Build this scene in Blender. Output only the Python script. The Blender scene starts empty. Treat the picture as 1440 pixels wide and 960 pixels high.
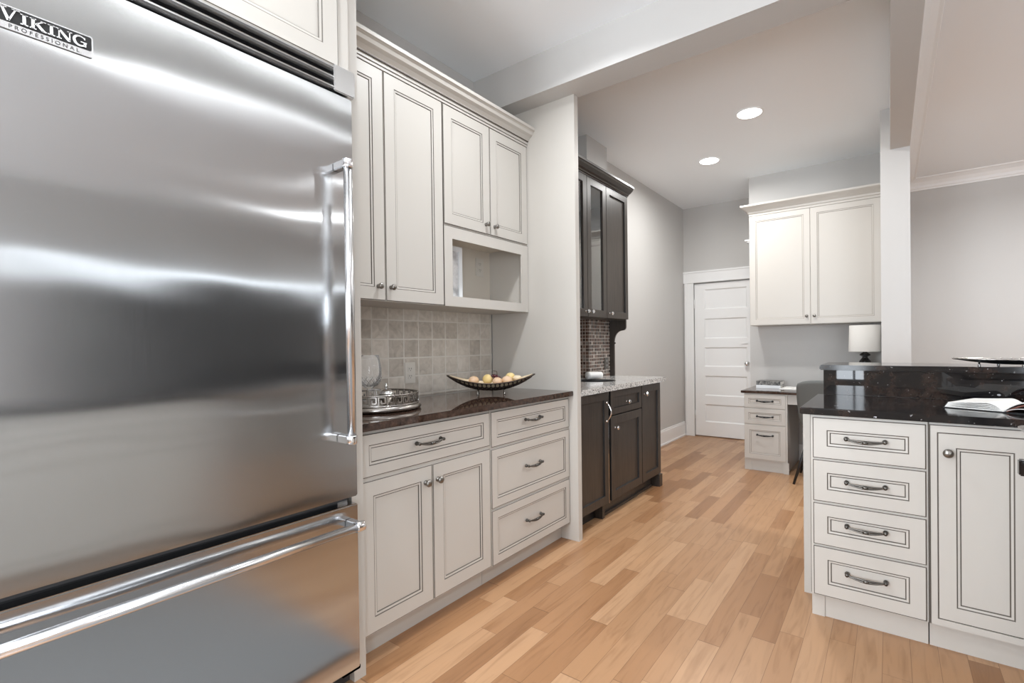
import bpy, bmesh, math, random
from mathutils import Vector, Matrix
random.seed(7)
S = bpy.context.scene
COL = S.collection
PI = math.pi

# ---------------------------------------------------------------- camera
def make_camera():
    f, yaw, pitch, roll, H, cx, cy = 684.634, 0.622094, -0.007725, -0.012366, 1.196166, 40.039, 10.244
    c, s = math.cos(yaw), math.sin(yaw)
    fw = Vector((-s*math.cos(pitch), c*math.cos(pitch), math.sin(pitch)))
    rt = Vector((c, s, 0)); up = rt.cross(fw)
    cr, sr = math.cos(roll), math.sin(roll)
    rt, up = cr*rt + sr*up, -sr*rt + cr*up
    cam = bpy.data.cameras.new('camera'); o = bpy.data.objects.new('camera', cam); COL.objects.link(o)
    m = Matrix((( rt.x, up.x, -fw.x, 0), (rt.y, up.y, -fw.y, 0), (rt.z, up.z, -fw.z, H), (0, 0, 0, 1)))
    o.matrix_world = m
    cam.sensor_fit = 'HORIZONTAL'; cam.sensor_width = 36.0; cam.lens = f/1440*36.0
    cam.shift_x = -cx/1440; cam.shift_y = cy/1440
    cam.clip_start = 0.02; cam.clip_end = 60
    S.camera = o
make_camera()

# ---------------------------------------------------------------- world, lights, exposure
S.view_settings.view_transform = 'Standard'; S.view_settings.look = 'None'
S.view_settings.gamma = 1.0; S.view_settings.use_curve_mapping = False
S.view_settings.exposure = 0.25
S.cycles.max_bounces = 10; S.cycles.diffuse_bounces = 8; S.cycles.glossy_bounces = 5
S.cycles.transparent_max_bounces = 12; S.cycles.sample_clamp_indirect = 6.0
W = bpy.data.worlds.new('sky'); S.world = W; W.use_nodes = True
W.node_tree.nodes['Background'].inputs[0].default_value = (0.86, 0.93, 1.0, 1)
W.node_tree.nodes['Background'].inputs[1].default_value = 1.6
CEIL = 2.94
def area(name, loc, rot, sx, sy, power, color=(1, 1, 1), shape='RECTANGLE', spread=PI, parent=None):
    l = bpy.data.lights.new(name, 'AREA'); l.shape = shape; l.size = sx; l.size_y = sy
    l.energy = power; l.color = color; l.spread = spread
    o = bpy.data.objects.new(name, l); COL.objects.link(o)
    o.location = loc; o.rotation_euler = rot
    return o
WARM = (0.985, 0.985, 0.97)
COOL = (0.93, 0.97, 1.0)
# recessed kitchen cans out of view; the strip lights and dining cans are added
for i, (x, y) in enumerate([(-1.25, 1.80), (-1.25, 0.35), (-.5, -1.1)]):
    area('kitchen_can', (x, y, CEIL-.012), (0, 0, 0), .15, .15, 12.5, COOL, 'DISK', 2.6)
for x, z, p in ((-.03, 2.855, 1.5), (.07, 2.612, 1.7)):  # unseen strips added to put bright bands into the refrigerator reflection
    area('added_strip_light', (x, 1.15, z), (0, 0, 0), .04, 2.0, p, COOL)
for i, (x, y) in enumerate([(1.3, 5.2), (2.9, 5.2), (1.3, 3.6), (2.9, 3.6)]):  # unseen cans added to even out the dining room light
    area('added_dining_can', (x, y, CEIL-.012), (0, 0, 0), .15, .15, 22, COOL, 'DISK', 2.8)
# daylight through the narrow rear window; the other three lights are added
DAY = (0.86, 0.93, 1.0)
area('added_slit_light', (4.22, 2.9, 2.09), (0, PI/2, 0), .045, 4.6, 2.6, DAY)  # added slit of light for the bright line across the refrigerator door
area('added_rear_light', (2.55, -2.26, 1.25), (-PI/2, 0, PI), 2.4, 1.9, 105, DAY)  # added main light, placed where the upstand does not mirror it
area('added_left_light', (-1.4, -2.26, 1.45), (-PI/2, 0, PI), 1.0, 1.3, 95, DAY)  # added unseen light that lifts the left ceiling and the aisle
area('narrow_window_daylight', (-.53, -2.26, 1.4), (-PI/2, 0, PI), .20, 1.5, 10, DAY)
area('narrow_window_daylight', (-.35, -2.26, 1.4), (-PI/2, 0, PI), .10, 1.5, 5, DAY)

# ---------------------------------------------------------------- materials
def nt(name):
    m = bpy.data.materials.new(name); m.use_nodes = True
    n = m.node_tree.nodes; b = n['Principled BSDF']
    return m, m.node_tree, b
def N(t, typ, **kw):
    n = t.nodes.new(typ)
    for k, v in kw.items():
        if k.startswith('i_'):
            n.inputs[k[2:].replace('_', ' ')].default_value = v
        else: setattr(n, k, v)
    return n
def L(t, a, b): t.links.new(a, b)
def plain(name, col, rough=.5, metal=0, spec=.5, bump=0, bscale=60, coat=0):
    m, t, b = nt(name)
    b.inputs['Base Color'].default_value = (*col, 1); b.inputs['Roughness'].default_value = rough
    b.inputs['Metallic'].default_value = metal; b.inputs['Specular IOR Level'].default_value = spec
    b.inputs['Coat Weight'].default_value = coat
    if bump:
        g = N(t, 'ShaderNodeNewGeometry'); n = N(t, 'ShaderNodeTexNoise'); n.inputs['Scale'].default_value = bscale
        L(t, g.outputs['Position'], n.inputs['Vector'])
        bp = N(t, 'ShaderNodeBump'); bp.inputs['Strength'].default_value = bump; bp.inputs['Distance'].default_value = .002
        L(t, n.outputs['Fac'], bp.inputs['Height']); L(t, bp.outputs['Normal'], b.inputs['Normal'])
    return m
def ramp(t, stops):
    r = N(t, 'ShaderNodeValToRGB'); e = r.color_ramp.elements
    while len(e) < len(stops): e.new(.5)
    for i, (p, c) in enumerate(stops): e[i].position = p; e[i].color = (*c, 1)
    return r
def math_n(t, op, a, b=None):
    n = N(t, 'ShaderNodeMath', operation=op)
    for i, v in enumerate((a, b)):
        if v is None: continue
        if isinstance(v, (int, float)): n.inputs[i].default_value = v
        else: L(t, v, n.inputs[i])
    return n.outputs[0]

M = {}
M['wall'] = plain('wall_paint', (.545, .532, .515), .65, bump=.08, bscale=180)
M['ceil'] = plain('ceiling_paint', (.89, .922, .95), .7)
M['white'] = plain('white_trim_paint', (.84, .84, .835), .35)
M['cab'] = plain('cabinet_paint', (.55, .521, .48), .42, bump=.03, bscale=90)
M['glaze'] = plain('cabinet_glaze', (.10, .085, .07), .6)
M['cabin'] = plain('cabinet_interior', (.62, .57, .50), .5)
M['dark'] = None
M['pewter'] = plain('pewter', (.13, .122, .112), .33, 1)
M['nickel'] = plain('antique_nickel', (.27, .255, .235), .3, 1)
M['chrome'] = plain('chrome', (.82, .82, .83), .1, 1)
M['bar'] = plain('satin_steel_bar', (.72, .72, .73), .24, 1)
M['silver'] = plain('tarnished_silver', (.42, .395, .37), .24, 1)
M['bronze'] = plain('dark_bronze', (.075, .055, .045), .4, .7)
M['black'] = plain('black_metal', (.012, .012, .013), .4)
M['blackgloss'] = plain('black_ceramic', (.008, .007, .007), .12)
M['gap'] = plain('shadow_gap', (.02, .02, .022), .8)
M['paper'] = plain('paper', (.85, .84, .81), .7)
M['plastic'] = plain('outlet_plastic', (.62, .585, .53), .4)
M['plastic_dark'] = plain('outlet_slots', (.10, .09, .08), .6)
M['bluewhite'] = plain('white_card', (.82, .84, .86), .5)
M['shade'] = plain('lamp_linen', (.62, .60, .57), .85, bump=.2, bscale=400)
M['towel'] = plain('white_terry', (.88, .88, .87), .9, bump=.4, bscale=300)
M['chairfab'] = plain('grey_upholstery', (.13, .135, .13), .9, bump=.3, bscale=500)
M['stone'] = plain('threshold', (.5, .5, .5), .5)

def wood_dark():
    m, t, b = nt('espresso_wood')
    g = N(t, 'ShaderNodeNewGeometry'); mp = N(t, 'ShaderNodeMapping'); mp.inputs['Scale'].default_value = (14, 14, 1.2)
    n = N(t, 'ShaderNodeTexNoise'); n.inputs['Scale'].default_value = 6; n.inputs['Detail'].default_value = 6
    L(t, g.outputs['Position'], mp.inputs['Vector']); L(t, mp.outputs['Vector'], n.inputs['Vector'])
    r = ramp(t, [(.3, (.034, .027, .023)), (.7, (.058, .047, .039))]); L(t, n.outputs['Fac'], r.inputs['Fac'])
    L(t, r.outputs['Color'], b.inputs['Base Color']); b.inputs['Roughness'].default_value = .34
    return m
M['dark'] = wood_dark()
M['darkgap'] = plain('espresso_groove', (.004, .003, .003), .6)

def steel(name, warp=1.0, rough=.145, col=(.51, .515, .52), aniso=1.0):
    m, t, b = nt(name)
    b.inputs['Base Color'].default_value = (*col, 1); b.inputs['Metallic'].default_value = 1
    b.inputs['Roughness'].default_value = rough; b.inputs['Anisotropic'].default_value = aniso
    tg = N(t, 'ShaderNodeTangent', direction_type='UV_MAP', uv_map='UVMap')
    L(t, tg.outputs['Tangent'], b.inputs['Tangent'])
    g = N(t, 'ShaderNodeNewGeometry')
    mp = N(t, 'ShaderNodeMapping'); mp.inputs['Scale'].default_value = (1, 900, 14)
    fine = N(t, 'ShaderNodeTexNoise'); fine.inputs['Scale'].default_value = 1; fine.inputs['Detail'].default_value = 3
    L(t, g.outputs['Position'], mp.inputs['Vector']); L(t, mp.outputs['Vector'], fine.inputs['Vector'])
    mr = N(t, 'ShaderNodeMapRange'); mr.inputs['To Min'].default_value = rough*.86; mr.inputs['To Max'].default_value = rough*1.15
    L(t, fine.outputs['Fac'], mr.inputs['Value']); L(t, mr.outputs['Result'], b.inputs['Roughness'])
    if warp:
        mp2 = N(t, 'ShaderNodeMapping'); mp2.inputs['Scale'].default_value = (1, 1.6, 3.0)
        big = N(t, 'ShaderNodeTexNoise'); big.inputs['Scale'].default_value = 1.3; big.inputs['Detail'].default_value = 1.0
        L(t, g.outputs['Position'], mp2.inputs['Vector']); L(t, mp2.outputs['Vector'], big.inputs['Vector'])
        bu = N(t, 'ShaderNodeBump'); bu.inputs['Strength'].default_value = 1; bu.inputs['Distance'].default_value = .0085*warp
        L(t, big.outputs['Fac'], bu.inputs['Height']); L(t, bu.outputs['Normal'], b.inputs['Normal'])
    return m
M['steel'] = steel('brushed_steel', .45)
M['steel2'] = steel('brushed_steel_trim', 0, .24, (.66, .655, .65), .4)

def granite(name, stops, scale, rough=.06, flecks=None, spec=.5):
    m, t, b = nt(name)
    g = N(t, 'ShaderNodeNewGeometry')
    n = N(t, 'ShaderNodeTexNoise'); n.inputs['Scale'].default_value = scale; n.inputs['Detail'].default_value = 8; n.inputs['Roughness'].default_value = .7
    L(t, g.outputs['Position'], n.inputs['Vector'])
    r = ramp(t, stops); L(t, n.outputs['Fac'], r.inputs['Fac'])
    out = r.outputs['Color']
    if flecks:
        for (sc, th, col) in flecks:
            v = N(t, 'ShaderNodeTexNoise'); v.inputs['Scale'].default_value = sc; v.inputs['Detail'].default_value = 3
            L(t, g.outputs['Position'], v.inputs['Vector'])
            k = math_n(t, 'GREATER_THAN', v.outputs['Fac'], th)
            mx = N(t, 'ShaderNodeMix', data_type='RGBA'); L(t, k, mx.inputs['Factor']); L(t, out, mx.inputs['A'])
            mx.inputs['B'].default_value = (*col, 1); out = mx.outputs['Result']
    L(t, out, b.inputs['Base Color']); b.inputs['Roughness'].default_value = rough; b.inputs['Specular IOR Level'].default_value = spec
    return m
M['granite_brown'] = granite('brown_granite', [(.3, (.014, .008, .006)), (.5, (.048, .027, .019)), (.7, (.10, .058, .042))], 45, .03)
M['granite_black'] = granite('black_brown_granite', [(.36, (.003, .003, .004)), (.5, (.008, .007, .007)), (.6, (.024, .015, .012)), (.74, (.055, .038, .031))], 9, .10,
                             [(90, .70, (.25, .24, .24)), (30, .73, (.42, .42, .44))])
M['granite_splash'] = granite('polished_black_granite', [(.36, (.003, .003, .004)), (.5, (.008, .007, .007)), (.6, (.024, .015, .012)), (.74, (.055, .038, .031))], 9, .02,
                             [(90, .70, (.25, .24, .24)), (30, .73, (.42, .42, .44))])
M['granite_white'] = granite('white_speckled_granite', [(.35, (.36, .35, .34)), (.5, (.66, .65, .63)), (.7, (.78, .77, .75))], 60, .1,
                             [(110, .60, (.05, .048, .045)), (60, .60, (.25, .24, .23))])

def floor_mat():
    m, t, b = nt('maple_planks')
    g = N(t, 'ShaderNodeNewGeometry'); sx = N(t, 'ShaderNodeSeparateXYZ'); L(t, g.outputs['Position'], sx.inputs[0])
    x = math_n(t, 'DIVIDE', math_n(t, 'ADD', sx.outputs['X'], 10.01), .0868)
    row = math_n(t, 'FLOOR', x); fx = math_n(t, 'FRACT', x)
    wn = N(t, 'ShaderNodeTexWhiteNoise', noise_dimensions='1D'); L(t, row, wn.inputs['W'])
    y = math_n(t, 'ADD', math_n(t, 'DIVIDE', sx.outputs['Y'], .62), math_n(t, 'MULTIPLY', wn.outputs['Value'], 17.3))
    # uneven board lengths: bend the running coordinate per row
    y = math_n(t, 'ADD', y, math_n(t, 'MULTIPLY', math_n(t, 'SINE', math_n(t, 'MULTIPLY', y, 1.7)), .33))
    cl = math_n(t, 'FLOOR', y); fy = math_n(t, 'FRACT', y)
    cb = N(t, 'ShaderNodeCombineXYZ'); L(t, row, cb.inputs[0]); L(t, cl, cb.inputs[1])
    w2 = N(t, 'ShaderNodeTexWhiteNoise', noise_dimensions='2D'); L(t, cb.outputs[0], w2.inputs['Vector'])
    r = ramp(t, [(0, (.255, .126, .058)), (.12, (.33, .170, .081)), (.35, (.38, .207, .104)), (.7, (.42, .240, .127)), (1, (.475, .285, .16))])
    L(t, w2.outputs['Value'], r.inputs['Fac'])
    off = N(t, 'ShaderNodeVectorMath', operation='SCALE'); off.inputs['Scale'].default_value = 9; L(t, w2.outputs['Color'], off.inputs[0])
    ad = N(t, 'ShaderNodeVectorMath', operation='ADD'); L(t, g.outputs['Position'], ad.inputs[0]); L(t, off.outputs[0], ad.inputs[1])
    mp = N(t, 'ShaderNodeMapping'); mp.inputs['Scale'].default_value = (26, 2.2, 1); L(t, ad.outputs[0], mp.inputs['Vector'])
    gr = N(t, 'ShaderNodeTexNoise'); gr.inputs['Scale'].default_value = 1.3; gr.inputs['Detail'].default_value = 5; gr.inputs['Distortion'].default_value = 1.2
    L(t, mp.outputs['Vector'], gr.inputs['Vector'])
    gm = ramp(t, [(.25, (.72, .66, .60)), (.5, (1, 1, 1)), (.8, (1.06, 1.04, 1.02))]); L(t, gr.outputs['Fac'], gm.inputs['Fac'])
    mu = N(t, 'ShaderNodeMix', data_type='RGBA', blend_type='MULTIPLY'); mu.inputs['Factor'].default_value = .8
    L(t, r.outputs['Color'], mu.inputs['A']); L(t, gm.outputs['Color'], mu.inputs['B'])
    ex = math_n(t, 'MINIMUM', fx, math_n(t, 'SUBTRACT', 1.0, fx)); ey = math_n(t, 'MINIMUM', fy, math_n(t, 'SUBTRACT', 1.0, fy))
    gap = math_n(t, 'MAXIMUM', math_n(t, 'LESS_THAN', ex, .011), math_n(t, 'LESS_THAN', ey, .0022))
    mx = N(t, 'ShaderNodeMix', data_type='RGBA'); L(t, math_n(t, 'MULTIPLY', gap, .62), mx.inputs['Factor'])
    L(t, mu.outputs['Result'], mx.inputs['A']); mx.inputs['B'].default_value = (.13, .06, .028, 1)
    L(t, mx.outputs['Result'], b.inputs['Base Color'])
    b.inputs['Roughness'].default_value = .33; b.inputs['Specular IOR Level'].default_value = .4
    return m
M['floor'] = floor_mat()

def tile_mat(name, ax, size, grout, stops, groutcol, oa=0, ob=0, rough=.5, jit=.35, vein=True, bumpd=.002):
    """square tiles laid on a wall: ax = horizontal world axis (0 = X, 1 = Y)"""
    m, t, b = nt(name)
    g = N(t, 'ShaderNodeNewGeometry'); sx = N(t, 'ShaderNodeSeparateXYZ'); L(t, g.outputs['Position'], sx.inputs[0])
    a = math_n(t, 'DIVIDE', math_n(t, 'ADD', sx.outputs[ax], 10*size - oa), size); z = math_n(t, 'DIVIDE', math_n(t, 'ADD', sx.outputs[2], 10*size - ob), size)
    ca, cz = math_n(t, 'FLOOR', a), math_n(t, 'FLOOR', z); fa, fz = math_n(t, 'FRACT', a), math_n(t, 'FRACT', z)
    cb = N(t, 'ShaderNodeCombineXYZ'); L(t, ca, cb.inputs[0]); L(t, cz, cb.inputs[1])
    w = N(t, 'ShaderNodeTexWhiteNoise', noise_dimensions='2D'); L(t, cb.outputs[0], w.inputs['Vector'])
    fac = w.outputs['Value']
    if vein:
        n = N(t, 'ShaderNodeTexNoise'); n.inputs['Scale'].default_value = 22; n.inputs['Detail'].default_value = 7; n.inputs['Distortion'].default_value = .8
        off = N(t, 'ShaderNodeVectorMath', operation='ADD'); L(t, g.outputs['Position'], off.inputs[0]); L(t, w.outputs['Color'], off.inputs[1])
        L(t, off.outputs[0], n.inputs['Vector'])
        fac = math_n(t, 'ADD', math_n(t, 'MULTIPLY', w.outputs['Value'], jit), math_n(t, 'MULTIPLY', n.outputs['Fac'], 1-jit))
    r = ramp(t, stops); L(t, fac, r.inputs['Fac'])
    e = math_n(t, 'MINIMUM', math_n(t, 'MINIMUM', fa, math_n(t, 'SUBTRACT', 1.0, fa)), math_n(t, 'MINIMUM', fz, math_n(t, 'SUBTRACT', 1.0, fz)))
    mr = N(t, 'ShaderNodeMapRange'); mr.inputs['From Min'].default_value = grout*.6; mr.inputs['From Max'].default_value = grout*1.5
    L(t, e, mr.inputs['Value'])
    mx = N(t, 'ShaderNodeMix', data_type='RGBA'); L(t, mr.outputs['Result'], mx.inputs['Factor']); mx.inputs['A'].default_value = (*groutcol, 1)
    L(t, r.outputs['Color'], mx.inputs['B']); L(t, mx.outputs['Result'], b.inputs['Base Color'])
    b.inputs['Roughness'].default_value = rough
    bu = N(t, 'ShaderNodeBump'); bu.inputs['Distance'].default_value = bumpd; bu.inputs['Strength'].default_value = .7
    L(t, mr.outputs['Result'], bu.inputs['Height']); L(t, bu.outputs['Normal'], b.inputs['Normal'])
    return m
M['tile'] = tile_mat('tumbled_stone_tiles', 1, .1047, .035, [(.22, (.36, .315, .265)), (.45, (.53, .475, .41)), (.7, (.68, .62, .55))], (.68, .64, .58), oa=2.51, ob=1.029)
MOS = [(0, (.03, .016, .011)), (.35, (.09, .045, .03)), (.6, (.16, .10, .075)), (.8, (.035, .025, .02)), (1, (.34, .29, .25))]
M['mosaic_y'] = tile_mat('mosaic_tiles_side', 1, .0278, .07, MOS, (.58, .53, .48), ob=.914, rough=.2, vein=False, bumpd=.001)
M['mosaic_x'] = tile_mat('mosaic_tiles_front', 0, .0278, .07, MOS, (.50, .42, .36), oa=-2.035, ob=.914, rough=.2, vein=False, bumpd=.001)

def glass_mat(name, tint=(1, 1, 1), gl=.25, ior=1.5):
    m = bpy.data.materials.new(name); m.use_nodes = True; t = m.node_tree; t.nodes.clear()
    o = N(t, 'ShaderNodeOutputMaterial'); tr = N(t, 'ShaderNodeBsdfTransparent'); tr.inputs[0].default_value = (*tint, 1)
    gs = N(t, 'ShaderNodeBsdfGlossy'); gs.inputs['Roughness'].default_value = .02
    fr = N(t, 'ShaderNodeFresnel'); fr.inputs['IOR'].default_value = ior
    mx = N(t, 'ShaderNodeMixShader'); L(t, math_n(t, 'ADD', fr.outputs[0], gl), mx.inputs[0]); L(t, tr.outputs[0], mx.inputs[1]); L(t, gs.outputs[0], mx.inputs[2])
    L(t, mx.outputs[0], o.inputs['Surface']); return m
M['pane'] = glass_mat('cabinet_glass', (.8, .82, .82), .22)
M['winglass'] = glass_mat('window_glass', (1, 1, 1), 0)
def crystal_mat():
    m = glass_mat('clear_crystal', (.985, .985, .985), .02, 1.22); t = m.node_tree
    o = next(n for n in t.nodes if n.type == 'OUTPUT_MATERIAL'); old = o.inputs[0].links[0].from_socket
    d = N(t, 'ShaderNodeBsdfTranslucent'); d.inputs[0].default_value = (.95, .95, .95, 1)
    d2 = N(t, 'ShaderNodeBsdfDiffuse'); d2.inputs[0].default_value = (.95, .95, .95, 1)
    a = N(t, 'ShaderNodeAddShader'); L(t, d.outputs[0], a.inputs[0]); L(t, d2.outputs[0], a.inputs[1])
    mx = N(t, 'ShaderNodeMixShader'); mx.inputs[0].default_value = .05; L(t, old, mx.inputs[1]); L(t, a.outputs[0], mx.inputs[2])
    L(t, mx.outputs[0], o.inputs[0]); return m
M['crystal'] = crystal_mat()
M['cut'] = glass_mat('cut_crystal_facets', (.95, .95, .95), .5)
def emit(name, col, st):
    m, t, b = nt(name); b.inputs['Emission Color'].default_value = (*col, 1); b.inputs['Emission Strength'].default_value = st
    b.inputs['Base Color'].default_value = (1, 1, 1, 1); return m
M['lens'] = emit('lit_lens', (1, .98, .95), 6)
def fruit(name, c1, c2, sc=18):
    m, t, b = nt(name); g = N(t, 'ShaderNodeNewGeometry'); n = N(t, 'ShaderNodeTexNoise'); n.inputs['Scale'].default_value = sc; n.inputs['Detail'].default_value = 4
    L(t, g.outputs['Position'], n.inputs['Vector']); r = ramp(t, [(.35, c1), (.65, c2)]); L(t, n.outputs['Fac'], r.inputs['Fac'])
    L(t, r.outputs['Color'], b.inputs['Base Color']); b.inputs['Roughness'].default_value = .5; return m
M['peach'] = fruit('peach_skin', (.66, .45, .27), (.72, .52, .38))
M['yellow'] = fruit('yellow_skin', (.70, .52, .20), (.76, .60, .30))
M['cream'] = fruit('cream_skin', (.72, .60, .42), (.78, .66, .48))
M['grape'] = plain('dark_red_berry', (.07, .012, .018), .25)
M['stem'] = plain('brown_stem', (.08, .05, .03), .8)
M['cover'] = fruit('printed_cover', (.03, .03, .032), (.30, .29, .27), 60)
M['photo'] = fruit('grey_print', (.86, .86, .87), (.35, .35, .36), 16)
M['page'] = fruit('printed_page', (.70, .695, .675), (.66, .65, .62), 30)
M['redpage'] = fruit('red_brown_print', (.10, .025, .015), (.20, .06, .03), 12)

# ---------------------------------------------------------------- mesh builder
class B:
    def __init__(s): s.bm = bmesh.new()
    def face(s, vs, mi=0, smooth=False):
        try: f = s.bm.faces.new(vs)
        except ValueError: return None
        f.material_index = mi; f.smooth = smooth; return f
    def v(s, p): return s.bm.verts.new(p)
    def box(s, x0, x1, y0, y1, z0, z1, mi=0, bev=0):
        if bev:
            b2 = bmesh.new(); r = bmesh.ops.create_cube(b2, size=1)
            for vv in b2.verts: vv.co = Vector(((x0+x1)/2+vv.co.x*(x1-x0), (y0+y1)/2+vv.co.y*(y1-y0), (z0+z1)/2+vv.co.z*(z1-z0)))
            bmesh.ops.bevel(b2, geom=b2.edges[:], offset=bev, segments=2, affect='EDGES')
            mp = {vv: s.v(vv.co) for vv in b2.verts}
            for f in b2.faces: s.face([mp[vv] for vv in f.verts], mi)
            b2.free(); return s
        c = [s.v((x, y, z)) for z in (z0, z1) for y in (y0, y1) for x in (x0, x1)]
        for q in ((0, 2, 3, 1), (4, 5, 7, 6), (0, 1, 5, 4), (2, 6, 7, 3), (0, 4, 6, 2), (1, 3, 7, 5)): s.face([c[i] for i in q], mi)
        return s
    def prism(s, pts, fn0, fn1, mi=0, smooth=False):
        """closed polygon extruded between two mapped copies"""
        a = [s.v(fn0(*p)) for p in pts]; b = [s.v(fn1(*p)) for p in pts]; n = len(pts)
        s.face(a[::-1], mi); s.face(b, mi)
        for i in range(n): s.face([a[i], a[(i+1) % n], b[(i+1) % n], b[i]], mi, smooth)
        return s
    def tube(s, pts, r, seg=8, mi=0, cap=True, rs=None):
        pts = [Vector(p) for p in pts]; rings = []
        up = None
        for i, p in enumerate(pts):
            d = (pts[min(i+1, len(pts)-1)] - pts[max(i-1, 0)]).normalized()
            if up is None: up = Vector((0, 0, 1)) if abs(d.z) < .9 else Vector((1, 0, 0))
            u = d.cross(up).normalized(); w = u.cross(d).normalized(); up = w
            rr = rs[i] if rs else r
            rings.append([s.v(p + (u*math.cos(2*PI*k/seg) + w*math.sin(2*PI*k/seg))*rr) for k in range(seg)])
        for a, b in zip(rings, rings[1:]):
            for k in range(seg): s.face([a[k], a[(k+1) % seg], b[(k+1) % seg], b[k]], mi, True)
        if cap: s.face(rings[0][::-1], mi); s.face(rings[-1], mi)
        return s
    def loop(s, pts, r, seg=6, mi=0):
        pts = [Vector(p) for p in pts]; n = len(pts); rings = []
        c = sum(pts, Vector())/n
        for i, p in enumerate(pts):
            d = (pts[(i+1) % n]-pts[i-1]).normalized(); u = (p-c); u = (u - d*u.dot(d)).normalized(); w = d.cross(u)
            rings.append([s.v(p + (u*math.cos(2*PI*k/seg)+w*math.sin(2*PI*k/seg))*r) for k in range(seg)])
        for i in range(n):
            a, b = rings[i], rings[(i+1) % n]
            for k in range(seg): s.face([a[k], a[(k+1) % seg], b[(k+1) % seg], b[k]], mi, True)
        return s
    def lathe(s, c, prof, axis=(0, 0, 1), seg=24, mi=0, smooth=True):
        """prof: list of (radius, height along axis)"""
        ax = Vector(axis).normalized(); t = Vector((0, 0, 1)) if abs(ax.z) < .9 else Vector((1, 0, 0))
        u = ax.cross(t).normalized(); w = ax.cross(u); c = Vector(c); rings = []
        for (r, h) in prof:
            if r < 1e-6: rings.append([s.v(c+ax*h)])
            else: rings.append([s.v(c+ax*h+(u*math.cos(2*PI*k/seg)+w*math.sin(2*PI*k/seg))*r) for k in range(seg)])
        for a, b in zip(rings, rings[1:]):
            for k in range(seg):
                q = [a[k % len(a)], a[(k+1) % len(a)], b[(k+1) % len(b)], b[k % len(b)]]
                q2 = []
                for vv in q:
                    if vv not in q2: q2.append(vv)
                if len(q2) > 2: s.face(q2, mi, smooth)
        return s
    def ball(s, c, r, sz=(1, 1, 1), seg=16, mi=0):
        prof = [(r*math.sin(PI*i/10), -r*math.cos(PI*i/10)) for i in range(11)]; prof[0] = (0, -r); prof[-1] = (0, r)
        n0 = len(s.bm.verts); s.lathe((0, 0, 0), prof, seg=seg, mi=mi); s.bm.verts.ensure_lookup_table()
        for vv in s.bm.verts[n0:]: vv.co = Vector((c[0]+vv.co.x*sz[0], c[1]+vv.co.y*sz[1], c[2]+vv.co.z*sz[2]))
        return s

ORG = {}
def obj(name, b, mats, parent=None, uv=False, recalc=True):
    if recalc: bmesh.ops.recalc_face_normals(b.bm, faces=b.bm.faces[:])
    co = [v.co for v in b.bm.verts]
    lo = Vector([min(c[i] for c in co) for i in range(3)]); hi = Vector([max(c[i] for c in co) for i in range(3)])
    o0 = Vector(((lo.x+hi.x)/2, (lo.y+hi.y)/2, lo.z if parent is None else (lo.z+hi.z)/2))
    bmesh.ops.translate(b.bm, verts=b.bm.verts[:], vec=-o0)
    if uv:
        l = b.bm.loops.layers.uv.new('UVMap')
        for f in b.bm.faces:
            n = f.normal
            for lp in f.loops:
                c = lp.vert.co
                lp[l].uv = (c.y, c.z) if abs(n.x) > .5 else ((c.x, c.z) if abs(n.y) > .5 else (c.y, c.x))
    me = bpy.data.meshes.new(name); b.bm.to_mesh(me); b.bm.free()
    for m in (mats if isinstance(mats, (list, tuple)) else [mats]): me.materials.append(m)
    o = bpy.data.objects.new(name, me); COL.objects.link(o)
    ORG[o] = o0
    if parent: o.parent = parent; o.location = o0 - ORG[parent]
    else: o.location = o0
    return o
def tag(o, label, cat, group=None):
    o['label'] = label; o['category'] = cat
    if group: o['group'] = group
    return o
def thing(name, label, cat, loc, group=None):
    o = bpy.data.objects.new(name, None); COL.objects.link(o); o.location = loc; ORG[o] = Vector(loc)
    o.empty_display_size = .1
    return tag(o, label, cat, group)
def struct(name, b, mats, parent=None, **kw):
    o = obj(name, b, mats, parent, **kw)
    if parent is None: o['kind'] = 'structure'
    return o

# plane mappings: (a along the front, b up, d out of the front)
def facing_x(X): return lambda a, b, d: (X+d, a, b)
def facing_ny(Y): return lambda a, b, d: (a, Y-d, b)

def panel(bd, mp, a0, a1, b0, b1, fw=.055, t=None, dark=False, gl=.0033, flat=False, edge=True):
    """framed front with a recessed panel; material 0 paint, 1 glaze / groove"""
    t = t or (.02 if dark else .008)
    if dark:
        loops = [(0, -t, 0), (0, -.002, 1), (.002, 0, 0), (fw, 0, 0), (fw+.0035, -.012, 1), (fw+.012, -.0125, 0)]
    else:
        e = 1 if edge else 0
        loops = [(0, -t, 0), (0, -.0015, 0), (gl*.8, 0, e), (fw, 0, 0), (fw+gl, -.0022, 1), (fw+.011, -.003, 0), (fw+.011+gl, -.0062, 1), (fw+.016+gl, -.006, 0)]
    rings = []
    for (i, d, mi) in loops:
        rings.append(([bd.v(mp(a, b, d)) for a, b in ((a0+i, b0+i), (a1-i, b0+i), (a1-i, b1-i), (a0+i, b1-i))], mi))
    bd.face(rings[0][0][::-1], 0)
    for (r0, _), (r1, mi) in zip(rings, rings[1:]):
        for k in range(4): bd.face([r0[k], r0[(k+1) % 4], r1[(k+1) % 4], r1[k]], mi)
    bd.face(rings[-1][0], 0)
    return bd
CABM = lambda: [M['cab'], M['glaze']]
DRKM = lambda: [M['dark'], M['darkgap']]

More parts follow.
